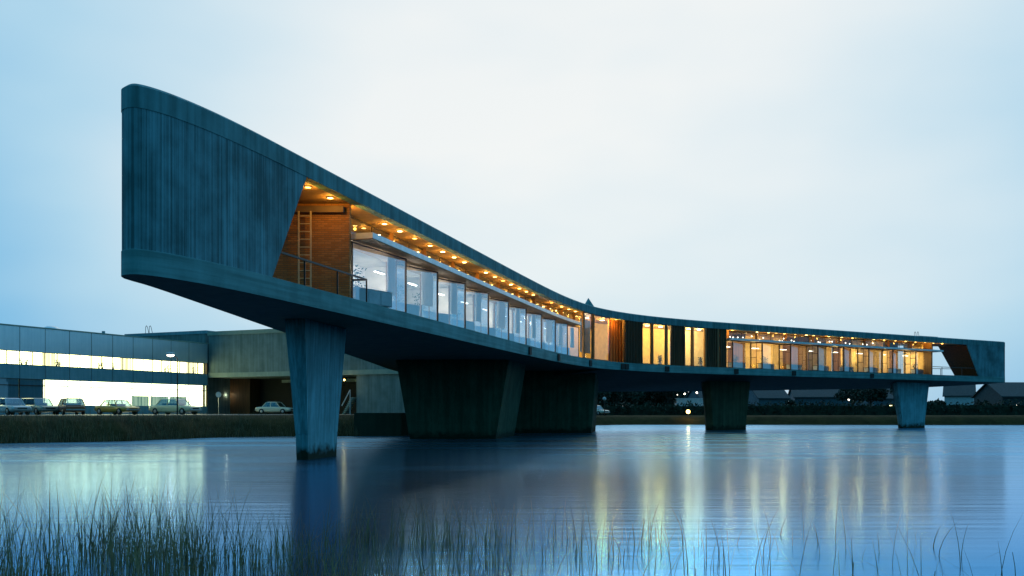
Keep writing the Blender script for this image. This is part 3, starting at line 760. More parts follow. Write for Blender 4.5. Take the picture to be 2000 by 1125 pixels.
right_px = [1430.7, 1478.7, 1501, 1516, 1532, 1553, 1575, 1589, 1618.7, 1644, 1665, 1706.7, 1726.7, 1749, 1769, 1788, 1806.7, 1822.7, 1840]
S3 = offset(FL, .55)
for i, x in enumerate(right_px): downlight(hit(S3, x)[0], e=30 if i % 2 == 0 else 0, r=.10)
# room lights
def room_lamp(p, e, col, z=ZS - .25, label=None, group=None, mat='lamp_tube', L=.9, d=Vector((1, 0))):
    r = empty('ceiling_lamp', (p.x, p.y, z), math.atan2(d.y, d.x)); tag(r, label, 'ceiling lamp', group)
    MB().box(-L / 2, L / 2, -.05, .05, -.03, 0).build('diffuser', M[mat], r)
    MB().box(-L / 2 - .02, L / 2 + .02, -.07, .07, .003, .05).build('housing', M['white'], r)
    lamp('room_glow', (0, 0, -.12), e, col, .15, r)
for i, k in enumerate(KP):
    q = k + nL * 2.0 - dL * 1.7
    room_lamp(q, 200, (1, .84, .64), z=z_(5.9), label='fluorescent ceiling lamp hanging inside the %s slanted window bay from the brick wall' % desk_words[i], group='ceiling lamps in the near wing', d=dL)
for i, k in enumerate(KR):
    q = k + nR * 2.4 + dirR * 1.6
    room_lamp(q, (420, 420, 400, 50, 380, 110, 420, 260)[i], (1, .64, .22), z=z_(6.0), label='warm ceiling lamp hanging inside the %s canopied bay of the far wing' % desk_words[i], group='ceiling lamps in the far wing', d=dirR)
for x, e, col, nm in ((1148, 150, (1, .72, .42), 'behind the cream blind at the end of the near canopy'), (1176, 260, (1, .55, .08), 'behind the yellow window beside the red brown boarding'), (1264, 330, (1, .68, .22), 'behind the post divided yellow window'), (1290, 360, (1, .64, .14), 'over the plant in the wide yellow window'), (1345, 330, (1, .7, .24), 'behind the narrow window between posts'), (1365, 420, (1, .8, .42), 'behind the palest window of the middle part')):
    q = hit(offset(FL, 1.3), x)[0]; room_lamp(q, e, col, z=ZS - .05, label='ceiling lamp ' + nm, group='ceiling lamps in the middle part', L=.35)
# cream blind at the end of the near canopy
seg_wall(1133, 1153, M['white'], 'blind', pl=offset(FL, .6), z0=ZF + .5, z1=ZS - .4, th=.03)
# cluster of little lamps seen through the far clerestory
random.seed(12)
for i in range(46):
    t = (i + random.random()) / 46; x = 1421 + 300 * t ** .9; 
    q = hit(offset(FL, random.uniform(1.7, 3.2)), x)[0]
    z = z_(6.62) + random.uniform(0, .5)
    o = MB().ball((0, 0, 0), .055, n=8, m=5).build('globe_lamp', M['lamp_white'], smooth=True); o.location = (q.x, q.y, z)
    MB().tube((0, 0, .05), (0, 0, ZS - z), .006, .006, 4).build('cord', M['dark'], o)
    tag(o, 'small glowing globe lamp hanging behind the far clerestory glass', 'lamp', 'globe lamps behind the far clerestory')

# roof furniture -------------------------------------------------------
sp = Vector((6.05, 74.5)); m = MB()
m.add([(5.4, 73.5, ZT - .05), (6.9, 73.5, ZT - .05), (6.9, 75.5, ZT - .05), (5.4, 75.5, ZT - .05), (6.15, 74.2, ZT + 1.25)], [(3, 2, 1, 0), (0, 1, 4), (1, 2, 4), (2, 3, 4), (3, 0, 4)])
m.build('skylight', M['conc_band'], bld)
p = hit(offset(FL, .8), 1815)[0]
m = MB(); m.prism([(p.x - 1.4, p.y - .9), (p.x + 1.2, p.y + .6), (p.x + .6, p.y + 1.5), (p.x - 2, p.y)], ZT - .03, ZT + .12); m.build('roof_hatch', M['conc_band'], bld)
def hoop_ladder(x, y, z, sc, parent):
    m = MB()
    for dx in (0, .42 * sc):
        pts = [(x + dx, y, z), (x + dx + .02, y, z + .75 * sc), (x + dx + .12 * sc, y, z + .9 * sc), (x + dx + .22 * sc, y, z + .75 * sc), (x + dx + .36 * sc, y + .1, z)]
        for a, b in zip(pts, pts[1:]): m.tube(a, b, .03 * sc, n=6)
    m.build('roof_ladder', M['rail'], parent)
hoop_ladder(p.x - 1.6, p.y, ZT, .7, bld)

# ------------------------------------------------------------------ office block on the left
def pt(px, D, z): return Vector(((px - 1000) / FPX * D, D))
a0 = Vector((-56.2, 69.5)); a1 = Vector((-37.0, 112.0)); da = (a1 - a0).normalized(); na = Vector((-da.y, da.x))
LA = [a0, a1]; G0 = 1.4
ofb = empty('office_block', (0, 0, 0)); tag(ofb, 'two storey office block with pale metal cladding and two bands of brightly lit windows', 'building')
def strip(m, ta, tb, z0, z1, o0, o1):
    A = a0 + da * ta; B = a0 + da * tb; L = (a1 - a0).length
    m.prism([(A.x - na.x * o0, A.y - na.y * o0), (B.x - na.x * o0, B.y - na.y * o0), (B.x - na.x * o1, B.y - na.y * o1), (A.x - na.x * o1, A.y - na.y * o1)], z0, z1)
LLA = (a1 - a0).length
def T(px):
    q = hit(LA, px)[0]; return (q - a0).length if px > -300 else 0
zr, zw1, zw0, zs0, zl1, zl0 = 9.96, 7.62, 6.28, 4.95, 4.3, 2.35
m = MB(); strip(m, 0, LLA, zw1, zr, .0, -7.5); m.build('upper_wall', M['panel_a'], ofb)
m = MB(); strip(m, -.1, LLA + .08, zr, zr + .12, .08, -7.6); m.build('roof', M['conc_light'], ofb)
m = MB(); strip(m, 0, LLA, zs0, zw0, .0, -7.5); m.build('spandrel_wall', M['panel_b'], ofb)
m = MB(); strip(m, 0, LLA, zw0, zw1, -1.6, -7.4); m.build('inner_wall', M['white'], ofb)
m = MB(); strip(m, 0, LLA, G0 - .3, zl0, .0, -7.5); m.build('plinth', M['panel_b'], ofb)
m = MB(); strip(m, 0, LLA, zl0, zs0, -.9, -7.4); m.build('inner_wall', M['white'], ofb)
m = MB(); strip(m, LLA - .12, LLA, zl0, zs0, 0, -.9); strip(m, LLA - .12, LLA, zw0, zw1, 0, -1.6); m.build('corner_post', M['frame'], ofb)
# vertical joints of the cladding
for px in (38.6, 88.3, 135.6, 178.6, 220, 260, 298, 334, 369):
    t = T(px); m = MB(); strip(m, t - .02, t + .02, zw1 + .02, zr - .02, .012, -.01); strip(m, t - .02, t + .02, zs0 + .02, zw0 - .02, .012, -.01); m.build('cladding_joint', M['frame'], ofb)
def owin(pa, pb, z0, z1, back, ins=.35, name='window', transom=None):
    ta, tb = T(pa) if pa > 0 else 0, T(pb)
    g_ = MB()
    A = a0 + da * ta + na * .05; B = a0 + da * tb + na * .05
    g_.poly([(A.x, A.y, z0), (B.x, B.y, z0), (B.x, B.y, z1), (A.x, A.y, z1)])
    go = g_.build(name, M['glass_clear'], ofb, fix=False)
    f = MB()
    strip(f, ta, ta + .03, z0, z1, .0, -.08); strip(f, tb - .03, tb, z0, z1, .0, -.08)
    strip(f, ta + .05, tb - .05, z0, z0 + .05, .0, -.08); strip(f, ta + .05, tb - .05, z1 - .05, z1, .0, -.08)
    if transom: strip(f, ta + .05, tb - .05, transom - .04, transom + .04, .0, -.08)
    f.build('frame', M['panel_a'] if back == 'curt' else M['frame'], go)
    b_ = MB(); strip(b_, ta + .06, tb - .06, z0 + .01, z1 - .01, -ins, -ins - .03); b_.build('blind', M[back], go)
ux = [-140, -95, -60, -30, -8, 13.7, 38.6, 64.2, 88.3, 112, 135.6, 156.8, 178.6, 199, 220, 240.4, 260, 280, 298, 316.5, 334, 351, 369, 386.4, 402]
for i, (a, b) in enumerate(zip(ux, ux[1:])):
    owin(a, b, zw0, zw1, ('blind', 'blind2', 'blind', 'blind3', 'blind', 'blind', 'blind2')[(i * 3) % 7])
lw_ = [-140, -60, -8, 38.6, 87]
for a, b in zip(lw_, lw_[1:]): owin(a, b, zl0, zs0, 'panel_b', .1, transom=zl1)
lx_ = [87, 132, 157, 178, 219, 258, 296, 334, 369, 402]
for i, (a, b) in enumerate(zip(lx_, lx_[1:])):
    ta, tb = T(a), T(b)
    owin(a, b, zl0, zs0, 'curt', .45, transom=zl1)
    if 258 <= a <= 340:
        m = MB(); strip(m, ta + .1, tb - .1, zl0 + .02, zl0 + 1.15, -.3, -.33); m.build('half_curtain', M['curt_g'], ofb)
# things on the sills
random.seed(5)
for i, px in enumerate((45, 54, 113, 118, 196, 203, 224, 325, 331, 380)):
    q = hit(LA, px)[0] + na * .2
    r = empty('potted_plant', (q.x, q.y, zw0 + .05)); tag(r, 'bushy dark plant on the upper sill of the office block, %s from the left' % (desk_words[i]), 'plant', 'plants on the office sills')
    MB().tube((0, 0, 0), (0, 0, .16), .08, .1, 8).build('pot', M['dark'], r)
    m = MB(); hh = random.uniform(.25, .6)
    for _ in range(60):
        a = random.uniform(0, 6.28); c = Vector((math.cos(a) * random.uniform(0, .3), math.sin(a) * random.uniform(0, .1), .16 + random.uniform(0, hh)))
        u = Vector((random.uniform(-1, 1), random.uniform(-1, 1), random.uniform(-1, 1))).normalized(); v = u.cross(Vector((0, .3, 1))).normalized()
        m.poly([c - u * .08, c + v * .04, c + u * .08, c - v * .04])
    m.build('leaves', M['leaf_dark'], r, fix=False)
q = hit(LA, 117)[0] + na * 1.2; MB().ball((q.x, q.y, zr), .9, 1, .55).build('roof_dome', M['panel_a'], ofb, smooth=True)
q = hit(LA, 222)[0] + na * 1.5; MB().tube((q.x, q.y, zr), (q.x, q.y, zr + .5), .18, .18).build('roof_vent', M['panel_b'], ofb)
# concrete hall behind
hb = empty('concrete_hall', (0, 0, 0)); tag(hb, 'windowless grey concrete hall with pale edge beam behind the near pier', 'building')
h0 = Vector((-37.0, 112.2)); h1 = Vector((-4.0, 97.6)); dh = (h1 - h0).normalized(); nh = Vector((-dh.y, dh.x)); HL = [h0, h1]; LH = (h1 - h0).length
def hs(m, ta, tb, z0, z1, o0, o1):
    A = h0 + dh * ta; B = h0 + dh * tb
    m.prism([(A.x - nh.x * o0, A.y - nh.y * o0), (B.x - nh.x * o0, B.y - nh.y * o0), (B.x - nh.x * o1, B.y - nh.y * o1), (A.x - nh.x * o1, A.y - nh.y * o1)], z0, z1)
def TH(px): return (hit(HL, px)[0] - h0).length
m = MB(); hs(m, .1, LH, 6.45, 11.0, 0, -14); m.build('wall', M['conc_hall'], hb)
m = MB(); hs(m, 0, LH + .1, 11.0, 11.48, .12, -14.1); m.build('parapet', M['conc_light'], hb)
m = MB(); hs(m, 0.1, LH + .1, 5.9, 6.45, .1, -13); m.build('edge_beam', M['conc_light'], hb)
m = MB(); hs(m, TH(695), LH, G0 - .3, 5.9, -.1, -12); m.build('lower_wall', M['conc_hall'], hb)
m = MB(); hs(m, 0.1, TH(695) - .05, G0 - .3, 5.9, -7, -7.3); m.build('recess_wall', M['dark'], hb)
HL2 = [h0 + nh * 5 - dh * 6, h1 + nh * 5]
def T2(px): return (hit(HL2, px)[0] - HL2[0]).dot(dh) - 6
m = MB(); hs(m, -4, T2(488), G0 - .3, 5.9, -5.0, -6.9); m.build('recess_panel', M['wood_dark'], hb)
m = MB(); hs(m, TH(492), TH(695), 5.35, 5.7, -5.6, -5.9); m.build('inner_beam', M['conc_light'], hb)
# entrance with its lamps
HL3 = [h0 + nh * 4.6 - dh * 6, h1 + nh * 4.6]
q = hit(HL3, 432)[0]
for i, off in enumerate((0, .9)):
    r = empty('entrance_lamp', (q.x + dh.x * off, q.y + dh.y * off, 3.95)); tag(r, ('warm white' if i == 0 else 'second warm white') + ' entrance lamp glowing under the edge beam of the concrete hall', 'lamp', 'entrance lamps')
    MB().ball((0, 0, 0), .17).build('globe', M['lamp_white'], r, smooth=True); MB().tube((0, 0, .15), (0, 0, 1.9), .03).build('stem', M['rail'], r)
    lamp('entrance_glow', (0, -.4, -.1), 35, (1, .85, .55), .2, r)
m = MB(); hs(m, T2(431), T2(439), G0 + .2, 3.7, -4.9, -4.98); m.build('entrance_door', M['cream'], hb)
# stair by the right side of the pier
st = empty('outdoor_stair', (0, 0, 0)); tag(st, 'flight of steps with pale handrail lit at the foot of the concrete hall', 'stair')
s0 = hit(HL, 672)[0] - nh * .4; s1 = hit(HL, 688)[0] - nh * .4
m = MB()
for k in range(10):
    c = s0.lerp(s1, k / 9.); m.prism([(c.x, c.y), (c.x + .3, c.y - .1), (c.x + .6, c.y + .9), (c.x + .3, c.y + 1)], G0 + k * .2, G0 + k * .2 + .16)
m.build('steps', M['conc_light'], st)
MB().bar((s0.x, s0.y - .1, G0 + 1.0), (s1.x, s1.y - .1, G0 + 2.8), .08, .1).bar((s1.x, s1.y - .1, G0), (s1.x, s1.y - .1, G0 + 2.8), .08, .08).build('handrail', M['plaster'], st)
r = empty('stair_lamp', (s1.x - .6, s1.y - .4, 5.3)); tag(r, 'small lamp glowing above the steps of the concrete hall', 'lamp')
MB().ball((0, 0, 0), .1).build('bulb', M['lamp_amber'], r, smooth=True); MB().tube((0, 0, .1), (0, 0, .6), .03).build('stem', M['rail'], r)
lamp('stair_glow', (0, -.3, -.2), 12, (1, .7, .3), .15, r)
# upper block
ub = empty('upper_block', (0, 0, 0)); tag(ub, 'dark flat roofed block rising behind the lit office block', 'building')
u0 = Vector((-37.7, 113.4)); u1 = Vector((-49.9, 119.0)); 
m = MB(); m.prism([(u0.x, u0.y), (u1.x, u1.y), (u1.x + 4, u1.y + 14), (u0.x + 6, u0.y + 12)], 1.2, 11.35); m.build('wall', M['conc_hall'], ub)
m = MB(); m.prism([(u0.x + .1, u0.y - .15), (u1.x - .1, u1.y - .1), (u1.x + 4, u1.y + 14.1), (u0.x + 6.1, u0.y + 12)], 11.35, 11.75); m.build('parapet', M['panel_b'], ub)
q = hit([u1, u0], 283)[0]; hoop_ladder(q.x, q.y + .2, 11.75, 1.1, ub)
# quay wall behind the near pier
m = MB(); kp = [Vector((-11.3, 65.9)), Vector((-8.0, 66.6)), Vector((-6.8, 69)), Vector((-6.8, 78))]
m.prism([(p.x, p.y) for p in kp] + [(-10, 78), (-10, 70), (-11.3, 68.5)], -.5, 1.66); o = m.build('quay_wall', M['conc_under']); tag(o, 'low dark quay wall at the water behind the near pier', 'quay wall')

# ------------------------------------------------------------------ cars
def carpaint(name, col):
    m, nt, b = newmat(name); b.inputs['Base Color'].default_value = (*col, 1); b.inputs['Roughness'].default_value = .35; b.inputs['Coat Weight'].default_value = .6; b.inputs['Coat Roughness'].default_value = .1
    return m
def car(name, label, loc, rz, col, kind='sedan', L=4.5, W=1.72, H=1.42):
    r = empty(name, loc, rz); tag(r, label, 'car', 'parked cars')
    pm = carpaint(name + '_paint', col); hw = W / 2; h = L / 2; B = H * .585
    # body: stations along x (z bottom, z top, half width)
    tail = {'sedan': .0, 'hatch': .05, 'wagon': .05}[kind]
    st = [(-h, .42, B - .14, .84), (-h + .12, .30, B - .04, .93), (-h + .45, .24, B, .98), (-h + .9, .22, B + .01, 1), (0, .20, B + .01, 1), (h - 1.5, .22, B, 1), (h - .75, .24, B - .05, .98), (h - .15, .30, B - .10, .93), (h, .42, B - .18, .86)]
    m = MB(); ringn = 10
    for (x, z0, z1, wf) in st:
        w_ = hw * wf; zm = (z0 + z1) / 2
        m.v += [(x, -w_ * .86, z0), (x, -w_, z0 + .12), (x, -w_ * 1.0, zm + .05), (x, -w_ * .97, z1 - .09), (x, -w_ * .88, z1), (x, w_ * .88, z1), (x, w_ * .97, z1 - .09), (x, w_, zm + .05), (x, w_, z0 + .12), (x, w_ * .86, z0)]
    for i in range(len(st) - 1):
        a = i * ringn; b = a + ringn
        for j in range(ringn): m.f.append((a + j, b + j, b + (j + 1) % ringn, a + (j + 1) % ringn))
    m.f.append(tuple(range(ringn))); e = (len(st) - 1) * ringn; m.f.append(tuple(range(e + ringn - 1, e - 1, -1)))
    body = m.build('body', pm, r, smooth=False)
    # greenhouse
    xb0, xb1 = {'sedan': (-h + .82, h - 1.22), 'hatch': (-h + .12, h - 1.05), 'wagon': (-h + .1, h - 1.2)}[kind]
    xt0, xt1 = {'sedan': (-h + 1.3, h - 1.72), 'hatch': (-h + .5, h - 1.5), 'wagon': (-h + .35, h - 1.65)}[kind]
    zb = B + .0; zt = H - .03; wb = hw * .88; wt = hw * .72
    rf = MB(); rf.add([(xt0, -wt, zt - .03), (xt1, -wt, zt - .03), (xt1, wt, zt - .03), (xt0, wt, zt - .03), (xt0 + .12, -wt + .1, H), (xt1 - .12, -wt + .1, H), (xt1 - .12, wt - .1, H), (xt0 + .12, wt - .1, H)], [(3, 2, 1, 0), (4, 5, 6, 7), (0, 1, 5, 4), (1, 2, 6, 5), (2, 3, 7, 6), (3, 0, 4, 7)])
    rf.build('roof', pm, r)
    pil = MB()
    for s in (-1, 1):
        for (ba, ta) in ((xb0, xt0), (xb1, xt1), ((xb0 + xb1) / 2 - .05, (xt0 + xt1) / 2 - .05)):
            pil.bar((ba, s * wb, zb - .02), (ta, s * wt, zt - .02), .07, .05, (0, 1, 0))
        if kind == 'wagon': pil.bar((xb0 + .8, s * wb, zb - .02), (xt0 + .8, s * wt, zt - .02), .07, .05, (0, 1, 0))
    pil.build('pillar', pm, r)
    for s in (-1, 1):
        MB().poly([(xb0 + .04, s * wb * .985, zb), (xb1 - .04, s * wb * .985, zb), (xt1 - .02, s * wt * .985, zt - .03), (xt0 + .02, s * wt * .985, zt - .03)]).build('side_glass', M['carglass'], r, fix=False)
    MB().poly([(xb1, -wb * .95, zb), (xb1, wb * .95, zb), (xt1, wt * .95, zt - .03), (xt1, -wt * .95, zt - .03)]).build('windscreen', M['carglass'], r, fix=False)
    MB().poly([(xb0, -wb * .95, zb), (xb0, wb * .95, zb), (xt0, wt * .95, zt - .03), (xt0, -wt * .95, zt - .03)]).build('rear_window', M['carglass'], r, fix=False)
    for sx in (-h + .82, h - .82):
        for s in (-1, 1):
            wh = MB().tube((sx, s * (hw - .17), .31), (sx, s * (hw + .01), .31), .31, .30, 18).build('wheel', M['tyre'], r)
            MB().tube((sx, s * (hw + .0), .31), (sx, s * (hw + .03), .31), .17, .12, 14).build('hubcap', M['chrome'], wh)
    for s in (-1, 1):
        MB().tube((h - .04, s * hw * .62, B - .28), (h + .015, s * hw * .62, B - .28), .09, .09, 12).build('headlight', M['chrome'], r)
        MB().box(-h - .015, -h + .03, s * hw * .62 - .12, s * hw * .62 + .12, B - .34, B - .22).build('tail_light', M['wood_red'], r)
    for x in (-h - .06, h - .02): MB().box(x, x + .09, -hw * .86, hw * .86, .40, .50).build('bumper', M['chrome'], r)
    MB().box(h - .03, h + .012, -hw * .45, hw * .45, B - .36, B - .22).build('grille', M['dark'], r)
    MB().box(xb0 + .5, xb1 - .5, -hw * .6, hw * .6, B - .2, B + .18).build('seats', M['dark'], r)
    return r
GP = 1.472
def cpos(px, D): return ((px - 1000) / FPX * D, D, GP)
car('parked_car', 'pale blue saloon cut off by the edge of the picture, bonnet towards the water', cpos(20, 77), R(-38), (.55, .68, .74), L=4.4)
car('parked_car', 'grey green estate car parked before the unlit ground floor windows', cpos(74, 79.5), R(-38), (.30, .38, .32), 'wagon', L=4.6, H=1.45)
car('parked_car', 'red brown hatchback showing its rear, parked before the lit curtains', cpos(137, 79), R(128), (.36, .09, .03), 'hatch', L=3.9, H=1.42)
car('parked_car', 'mustard yellow saloon parked between the red brown and the cream car', cpos(229, 81.5), R(-30), (.62, .36, .05), L=4.3, H=1.34)
car('parked_car', 'cream saloon with shining hubcaps parked at the foot of the street lamp', cpos(342, 83.5), R(-22), (.85, .76, .46), L=4.7, H=1.44)
car('parked_car', 'white saloon parked before the dark recess of the concrete hall', cpos(538, 104), R(-12), (.75, .72, .55), L=4.2, H=1.38)
car('parked_car', 'small bright car on the far road just beyond the wide core pier', (cpos(1163, 130)[0], 130, 1.22), R(-40), (.85, .75, .6), 'hatch', L=3.8)

# street lamps and sign
def street_lamp(px, D, zb, H_, label, glow, head='arm'):
    x = (px - 1000) / FPX * D; r = empty('street_lamp', (x, D, zb)); tag(r, label, 'street lamp')
    MB().tube((0, 0, 0), (0, 0, H_), .07, .045, 10).build('pole', M['rail'], r)
    if head == 'arm':
        MB().tube((0, 0, H_ - .02), (-.35, 0, H_ + .22), .035, .03, 8).build('arm', M['rail'], r)
        MB().ball((0, 0, 0), .42, 1, .4).build('shade', M['plaster'], r, smooth=True).location = (-.6, 0, H_ + .36)
        MB().ball((0, 0, 0), .34, 1, .45).build('lamp_glass', M['lamp_white'], r, smooth=True).location = (-.6, 0, H_ + .26)
        lamp('street_glow', (-.6, -.1, H_ - .1), glow, (1, .95, .8), .2, r)
    else:
        MB().ball((0, 0, 0), .26).build('lamp_globe', M[head], r, smooth=True).location = (0, 0, H_ + .2)
        if glow: lamp('street_glow', (0, -.4, H_), glow, (1, .7, .3), .2, r)
street_lamp(346.5, 81, GP, 5.0, 'tall street lamp with a white glowing head beside the cream saloon', 20)
street_lamp(1180.5, 126, 1.2, 2.1, 'short lamp post with a pale unlit globe beside the small far car', 0, 'plaster')
street_lamp(1344, 124.4, 1.2, .35, 'low amber lamp on the far shore between the core pier and the next pier', 15, 'lamp_amber')
r = empty('road_sign', ((427 - 1000) / FPX * 104, 104, GP)); tag(r, 'round road sign on a thin pole before the hall entrance', 'road sign')
MB().tube((0, 0, 0), (0, 0, 2.5), .03).build('pole', M['chrome'], r)
MB().tube((0, -.04, 2.2), (0, -.06, 2.2), .32, .32, 20).build('sign_plate', M['plaster'], r); MB().tube((0, -.062, 2.2), (0, -.068, 2.2), .24, .24, 20).build('sign_face', M['cabinet'], r)

# ------------------------------------------------------------------ far shore: houses, hedge, trees
def house(name, label, px, D, wpx, ridge_y, eave_y, rz, gable=M['plaster'], deep=9, wins=(), chim=False):
    x = (px - 1000) / FPX * D; s_ = FPX / D; r = empty(name, (x, D, 1.2), rz); tag(r, label, 'house', 'houses on the far shore')
    w2 = wpx / s_ / 2; ze = CAMZ + (HOR - eave_y) / s_ - 1.2; zr_ = CAMZ + (HOR - ridge_y) / s_ - 1.2
    m = MB(); m.box(-w2, w2, -deep / 2, deep / 2, -.3, ze)
    m.poly([(-w2, -deep / 2, ze), (-w2, deep / 2, ze), (-w2, 0, zr_ - .1)]); m.poly([(w2, -deep / 2, ze), (w2, deep / 2, ze), (w2, 0, zr_ - .1)])
    m.build('wall', gable, r, fix=False)
    t = MB(); o = .4; k = (zr_ - ze) / (deep / 2)
    for s in (-1, 1):
        yb_ = s * (deep / 2 + o); zb_ = ze - o * k
        t.add([(-w2 - o, yb_, zb_), (w2 + o, yb_, zb_), (w2 + o, 0, zr_), (-w2 - o, 0, zr_), (-w2 - o, yb_, zb_ + .25), (w2 + o, yb_, zb_ + .25), (w2 + o, 0, zr_ + .25), (-w2 - o, 0, zr_ + .25)],
              [(0, 1, 2, 3), (7, 6, 5, 4), (0, 4, 5, 1), (1, 5, 6, 2), (2, 6, 7, 3), (3, 7, 4, 0)])
    ro = t.build('roof', M['tile'], r)
    if chim: MB().box(-.4, .4, .3, 1.0, zr_ - .8, zr_ + .9).build('chimney', M['brick'], ro)
    for (fx, z, ww, hh, lit) in wins:
        MB().box(fx * w2 - ww / 2, fx * w2 + ww / 2, -deep / 2 - .03, -deep / 2 + .02, z, z + hh).build('window', M['lamp_white'] if lit == 2 else (M['blind'] if lit else M['dark']), r)
    return r
house('house', 'pale gabled house on the far shore beside the outermost pier', 1874, 226, 50, 748, 773, R(-28), wins=[(-.5, 1.0, 1.2, 1.2, 0), (.2, 1.0, 1.2, 1.2, 0)])
house('house', 'broad dark roofed house at the edge of the picture with two lit windows', 2012, 190, 172, 749, 775, R(4), M['tile'], 10, wins=[(-.64, .9, .7, 1.0, 2), (-.42, .9, .6, 1.0, 2), (-.2, .9, 1.0, 1.0, 0)])
house('house', 'dark roofed house on the far shore just outward of the third pier', 1492, 215, 60, 752, 778, R(10), M['farwall'], 10, wins=[(-.5, 1, 1.2, 1.1, 0), (.3, 1, 1.4, 1.1, 0)])
house('house', 'long low roofed house in the middle between the two far piers', 1600, 222, 104, 756, 776, R(-8), M['farwall'], 9, wins=[(-.6, 1, 2, 1.1, 0), (0, 1, 1.2, 1.1, 0)], chim=True)
house('house', 'dark house left of the outermost pier with three small lit windows', 1718, 205, 66, 757, 779, R(6), M['farwall'], 9, wins=[(.05, .7, .55, 1.5, 1), (.32, 1.3, .6, .7, 2), (.62, 1.4, .4, .7, 2)])
house('house', 'pale roofed house seen partly behind the third pier', 1382, 235, 60, 758, 780, R(14), M['farwall'], 9, wins=[(-.5, 1.6, .6, .8, 2), (-.8, 1.5, .5, .7, 2)])
o = MB().box(-3.6, 3.6, -1.5, 1.5, 0, 2.1).build('low_shed', M['panel_a']); o.location = ((1358 - 1000) / FPX * 165, 165, 1.9); tag(o, 'low pale flat roofed shed on the far shore left of the third pier', 'shed')
MB().box(-3.8, 3.8, -1.7, 1.7, 2.1, 2.25).build('roof', M['canopy'], o)
for px, py, D, w_ in ((1323, 770, 190, 'leftmost of the three pale lamps left of the third pier'), (1337, 769, 190, 'middle and widest of the three pale lamps left of the third pier'), (1361, 767, 190, 'rightmost of the three pale lamps left of the third pier'), (1658, 780.5, 185, 'single warm lamp on the far shore beside the long low roofed house')):
    zz = CAMZ + (HOR - py) * D / FPX; r = empty('yard_lamp', ((px - 1000) / FPX * D, D, 1.2)); tag(r, w_, 'lamp')
    MB().tube((0, 0, 0), (0, 0, zz - 1.2), .05).build('pole', M['rail'], r); MB().ball((0, 0, 0), .2).build('lamp_globe', M['lamp_white'], r, smooth=True).location = (0, 0, zz - 1.2)

def leafcloud(m, c, rx, ry, rz_, n, s):
    for _ in range(n):
        while True:
            u = Vector((random.uniform(-1, 1), random.uniform(-1, 1), random.uniform(-1, 1)))
            if u.length < 1: break
        p = Vector((c[0] + u.x * rx, c[1] + u.y * ry, c[2] + u.z * rz_))
        a = Vector((random.uniform(-1, 1), random.uniform(-1, 1), random.uniform(-1, 1))).normalized() * s * random.uniform(.5, 1.3)
        b = a.cross(Vector((random.uniform(-1, 1), random.uniform(-1, 1), random.uniform(-1, 1)))).normalized() * s * .6
        m.poly([p - a, p + b, p + a, p - b])
random.seed(21)
def hedge(x0, x1, D, h, label, depth=1.6):
    m = MB(); X0 = (x0 - 1000) / FPX * D; X1 = (x1 - 1000) / FPX * D; n = int((X1 - X0) / 1.1)
    for i in range(n):
        x = X0 + (X1 - X0) * (i + .5) / n; hh = h * random.uniform(.82, 1.12)
        leafcloud(m, (x - X0, random.uniform(-.2, .2), hh * .5), 1.0, depth / 2, hh * .56, 90, .22)
    m.box(0, X1 - X0, -.3, .3, 0, h * .72)
    o = m.build('hedge', M['hedge'], fix=False); o.location = (X0, D, 1.2); tag(o, label, 'hedge')
hedge(1150, 1410, 139, 1.9, 'dark hedge on the far bank inward of the third pier')
hedge(1440, 1775, 141, 2.0, 'dark hedge on the far bank between the two far piers')
hedge(1790, 2090, 143, 2.15, 'tall dark hedge on the far bank outward of the outermost pier')
def tree(px, D, h, rr, label, n=700):
    x = (px - 1000) / FPX * D; r = empty('tree', (x, D, 1.2)); tag(r, label, 'tree', 'trees on the far shore')
    t = MB(); t.tube((0, 0, -.2), (0, 0, h * .45), .22, .14, 8)
    m = MB()
    for k in range(9):
        a = random.uniform(0, 6.28); e = Vector((math.cos(a) * rr * random.uniform(.3, .75), math.sin(a) * rr * random.uniform(.3, .75), h * random.uniform(.5, .95)))
        t.tube((0, 0, h * random.uniform(.25, .42)), e, .08, .03, 5); leafcloud(m, e, rr * .42, rr * .42, h * .16, n // 9, .28)
    t.build('trunk', M['bark'], r); m.build('crown', M['foliage'], r, fix=False)
tl = [(1172, 'broad tree beside the wide core pier'), (1205, 'tree behind the short lamp post'), (1240, 'tall tree in the dark mass left of the third pier'), (1275, 'tree in the middle of the dark mass left of the third pier'), (1305, 'tree just left of the three pale lamps'), (1412, 'tree hidden mostly by the third pier'),
      (1545, 'small tree below the gap of sky between two roofs'), (1665, 'tree behind the single warm lamp'), (1700, 'tree beside the dark house with three lit windows'), (1760, 'tree behind the outermost pier'), (1835, 'low bare tree before the pale gabled house'), (1920, 'small tree between the gabled house and the broad roof')]
for i, (px, lb) in enumerate(tl):
    small = px in (1545, 1835, 1920)
    tree(px, random.uniform(160, 178), 2.6 if small else random.uniform(5.2, 6.6), 1.2 if small else 3.4, lb, 260 if small else 1500)

m = MB(); Dw = 275
for px in range(1100, 1990, 5):
    if 1517 < px < 1546 or 1668 < px < 1690: continue
    hh = (9.6 if px < 1780 else 4.3) * random.uniform(.85, 1.08)
    if px > 1840: hh *= .8
    x = (px - 1000) / FPX * Dw
    for _ in range(5): leafcloud(m, (x + random.uniform(-.6, .6), Dw + random.uniform(-3, 3), hh * random.uniform(.3, .62)), 1.3, 2.5, hh * .34, 22, .75)
o = m.build('woods', M['foliage'], fix=False); o.location = (0, 0, 1.2); tag(o, 'dark belt of woods behind the far houses', kind='stuff')
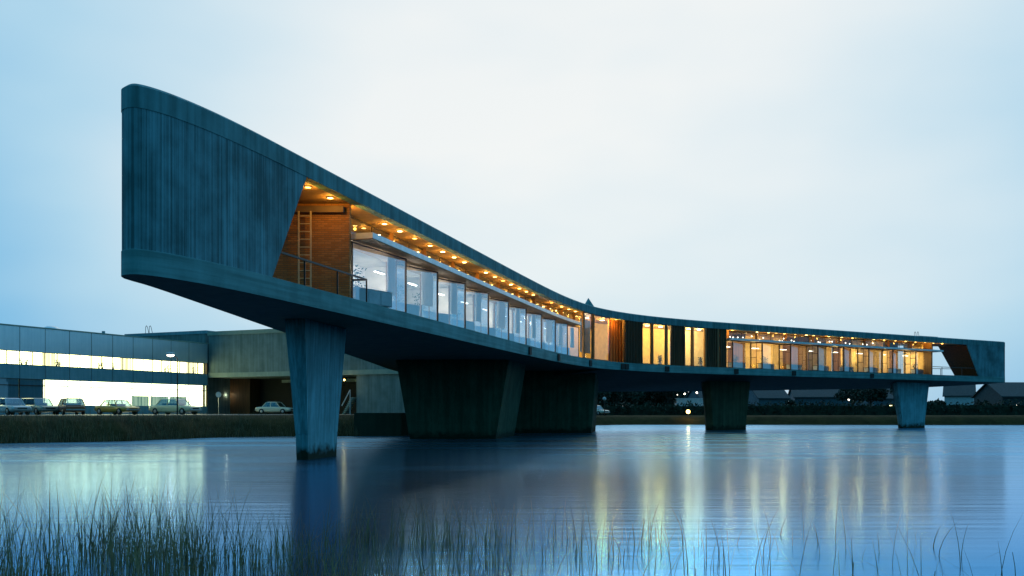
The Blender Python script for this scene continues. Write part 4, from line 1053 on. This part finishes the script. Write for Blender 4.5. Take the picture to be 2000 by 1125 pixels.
# ------------------------------------------------------------------ reeds
def blades(name, spots, hmin, hmax, wd0, mat, label, lean=.17):
    m = MB(); rnd = random
    for (x, y, z, f) in spots:
        h = rnd.uniform(hmin, hmax) * f * (1.25 if rnd.random() < .05 else 1); wd = wd0 * rnd.uniform(.6, 1.5); a = rnd.uniform(0, math.pi); dx, dy = math.cos(a) * wd, math.sin(a) * wd
        lean_ = lean * (3 if rnd.random() < .06 else 1); lx_, ly_ = rnd.gauss(0, lean_) * h, rnd.gauss(0, lean) * h; b = len(m.v); seg_ = 4
        kink = rnd.random() < .16
        for j in range(seg_ + 1):
            t = j / seg_; w_ = (1 - t) ** .8 + .08; ox = lx_ * t * t; oy = ly_ * t * t; zz = h * t
            if kink and t > .6: zz = h * (.6 - (t - .6) * .7); ox += (t - .6) * h * (1 if lx_ > 0 else -1)
            m.v += [(x + ox - dx * w_, y + oy - dy * w_, z + zz), (x + ox + dx * w_, y + oy + dy * w_, z + zz)]
        for j in range(seg_): m.f.append((b + 2 * j, b + 2 * j + 1, b + 2 * j + 3, b + 2 * j + 2))
    o = m.build(name, mat, fix=False); tag(o, label, 'reeds', kind='stuff'); return o
random.seed(99)
sp_ = []
clumps = [(random.uniform(-6.6, 5.5), random.uniform(7.2, 12.5)) for _ in range(110)]
for _ in range(8200):
    if random.random() < .6:
        cx, cy = random.choice(clumps); x = random.gauss(cx, .22); y = random.gauss(cy, .3)
    else: x = random.uniform(-7.5, 7.5); y = random.uniform(6.0, 12.5)
    px = 1000 + FPX * x / y
    if y < 5.6: continue
    dens = 1.0 if px < 420 else (.5 if px < 1000 else (.17 if px < 1420 else .03))
    if random.random() > dens: continue
    hf = 1.0 if px < 480 else (.72 if px < 1000 else .8)
    sp_.append((x, y, -.05, hf))
blades('reeds', sp_, .3, 1.0, .0043, M['reed'], 'dark thin reeds standing in the water before the camera')
sp2 = []
for _ in range(6500):
    i = random.choice(range(0, 9)); a = Vector(shore[i]); b = Vector(shore[i + 1]); q = a.lerp(b, random.random()); o_ = random.uniform(-.6, 2.2)
    q = q + (q - Vector((0, 30))).normalized() * o_
    sp2.append((q.x, q.y, max(-.05, min(1.4, o_ * .55)), 1 if q.x > -30 else .6))
blades('bank_reeds', sp2, .3, .95, .012, M['reed_pale'], 'dry brown reeds along the foot of the left bank')
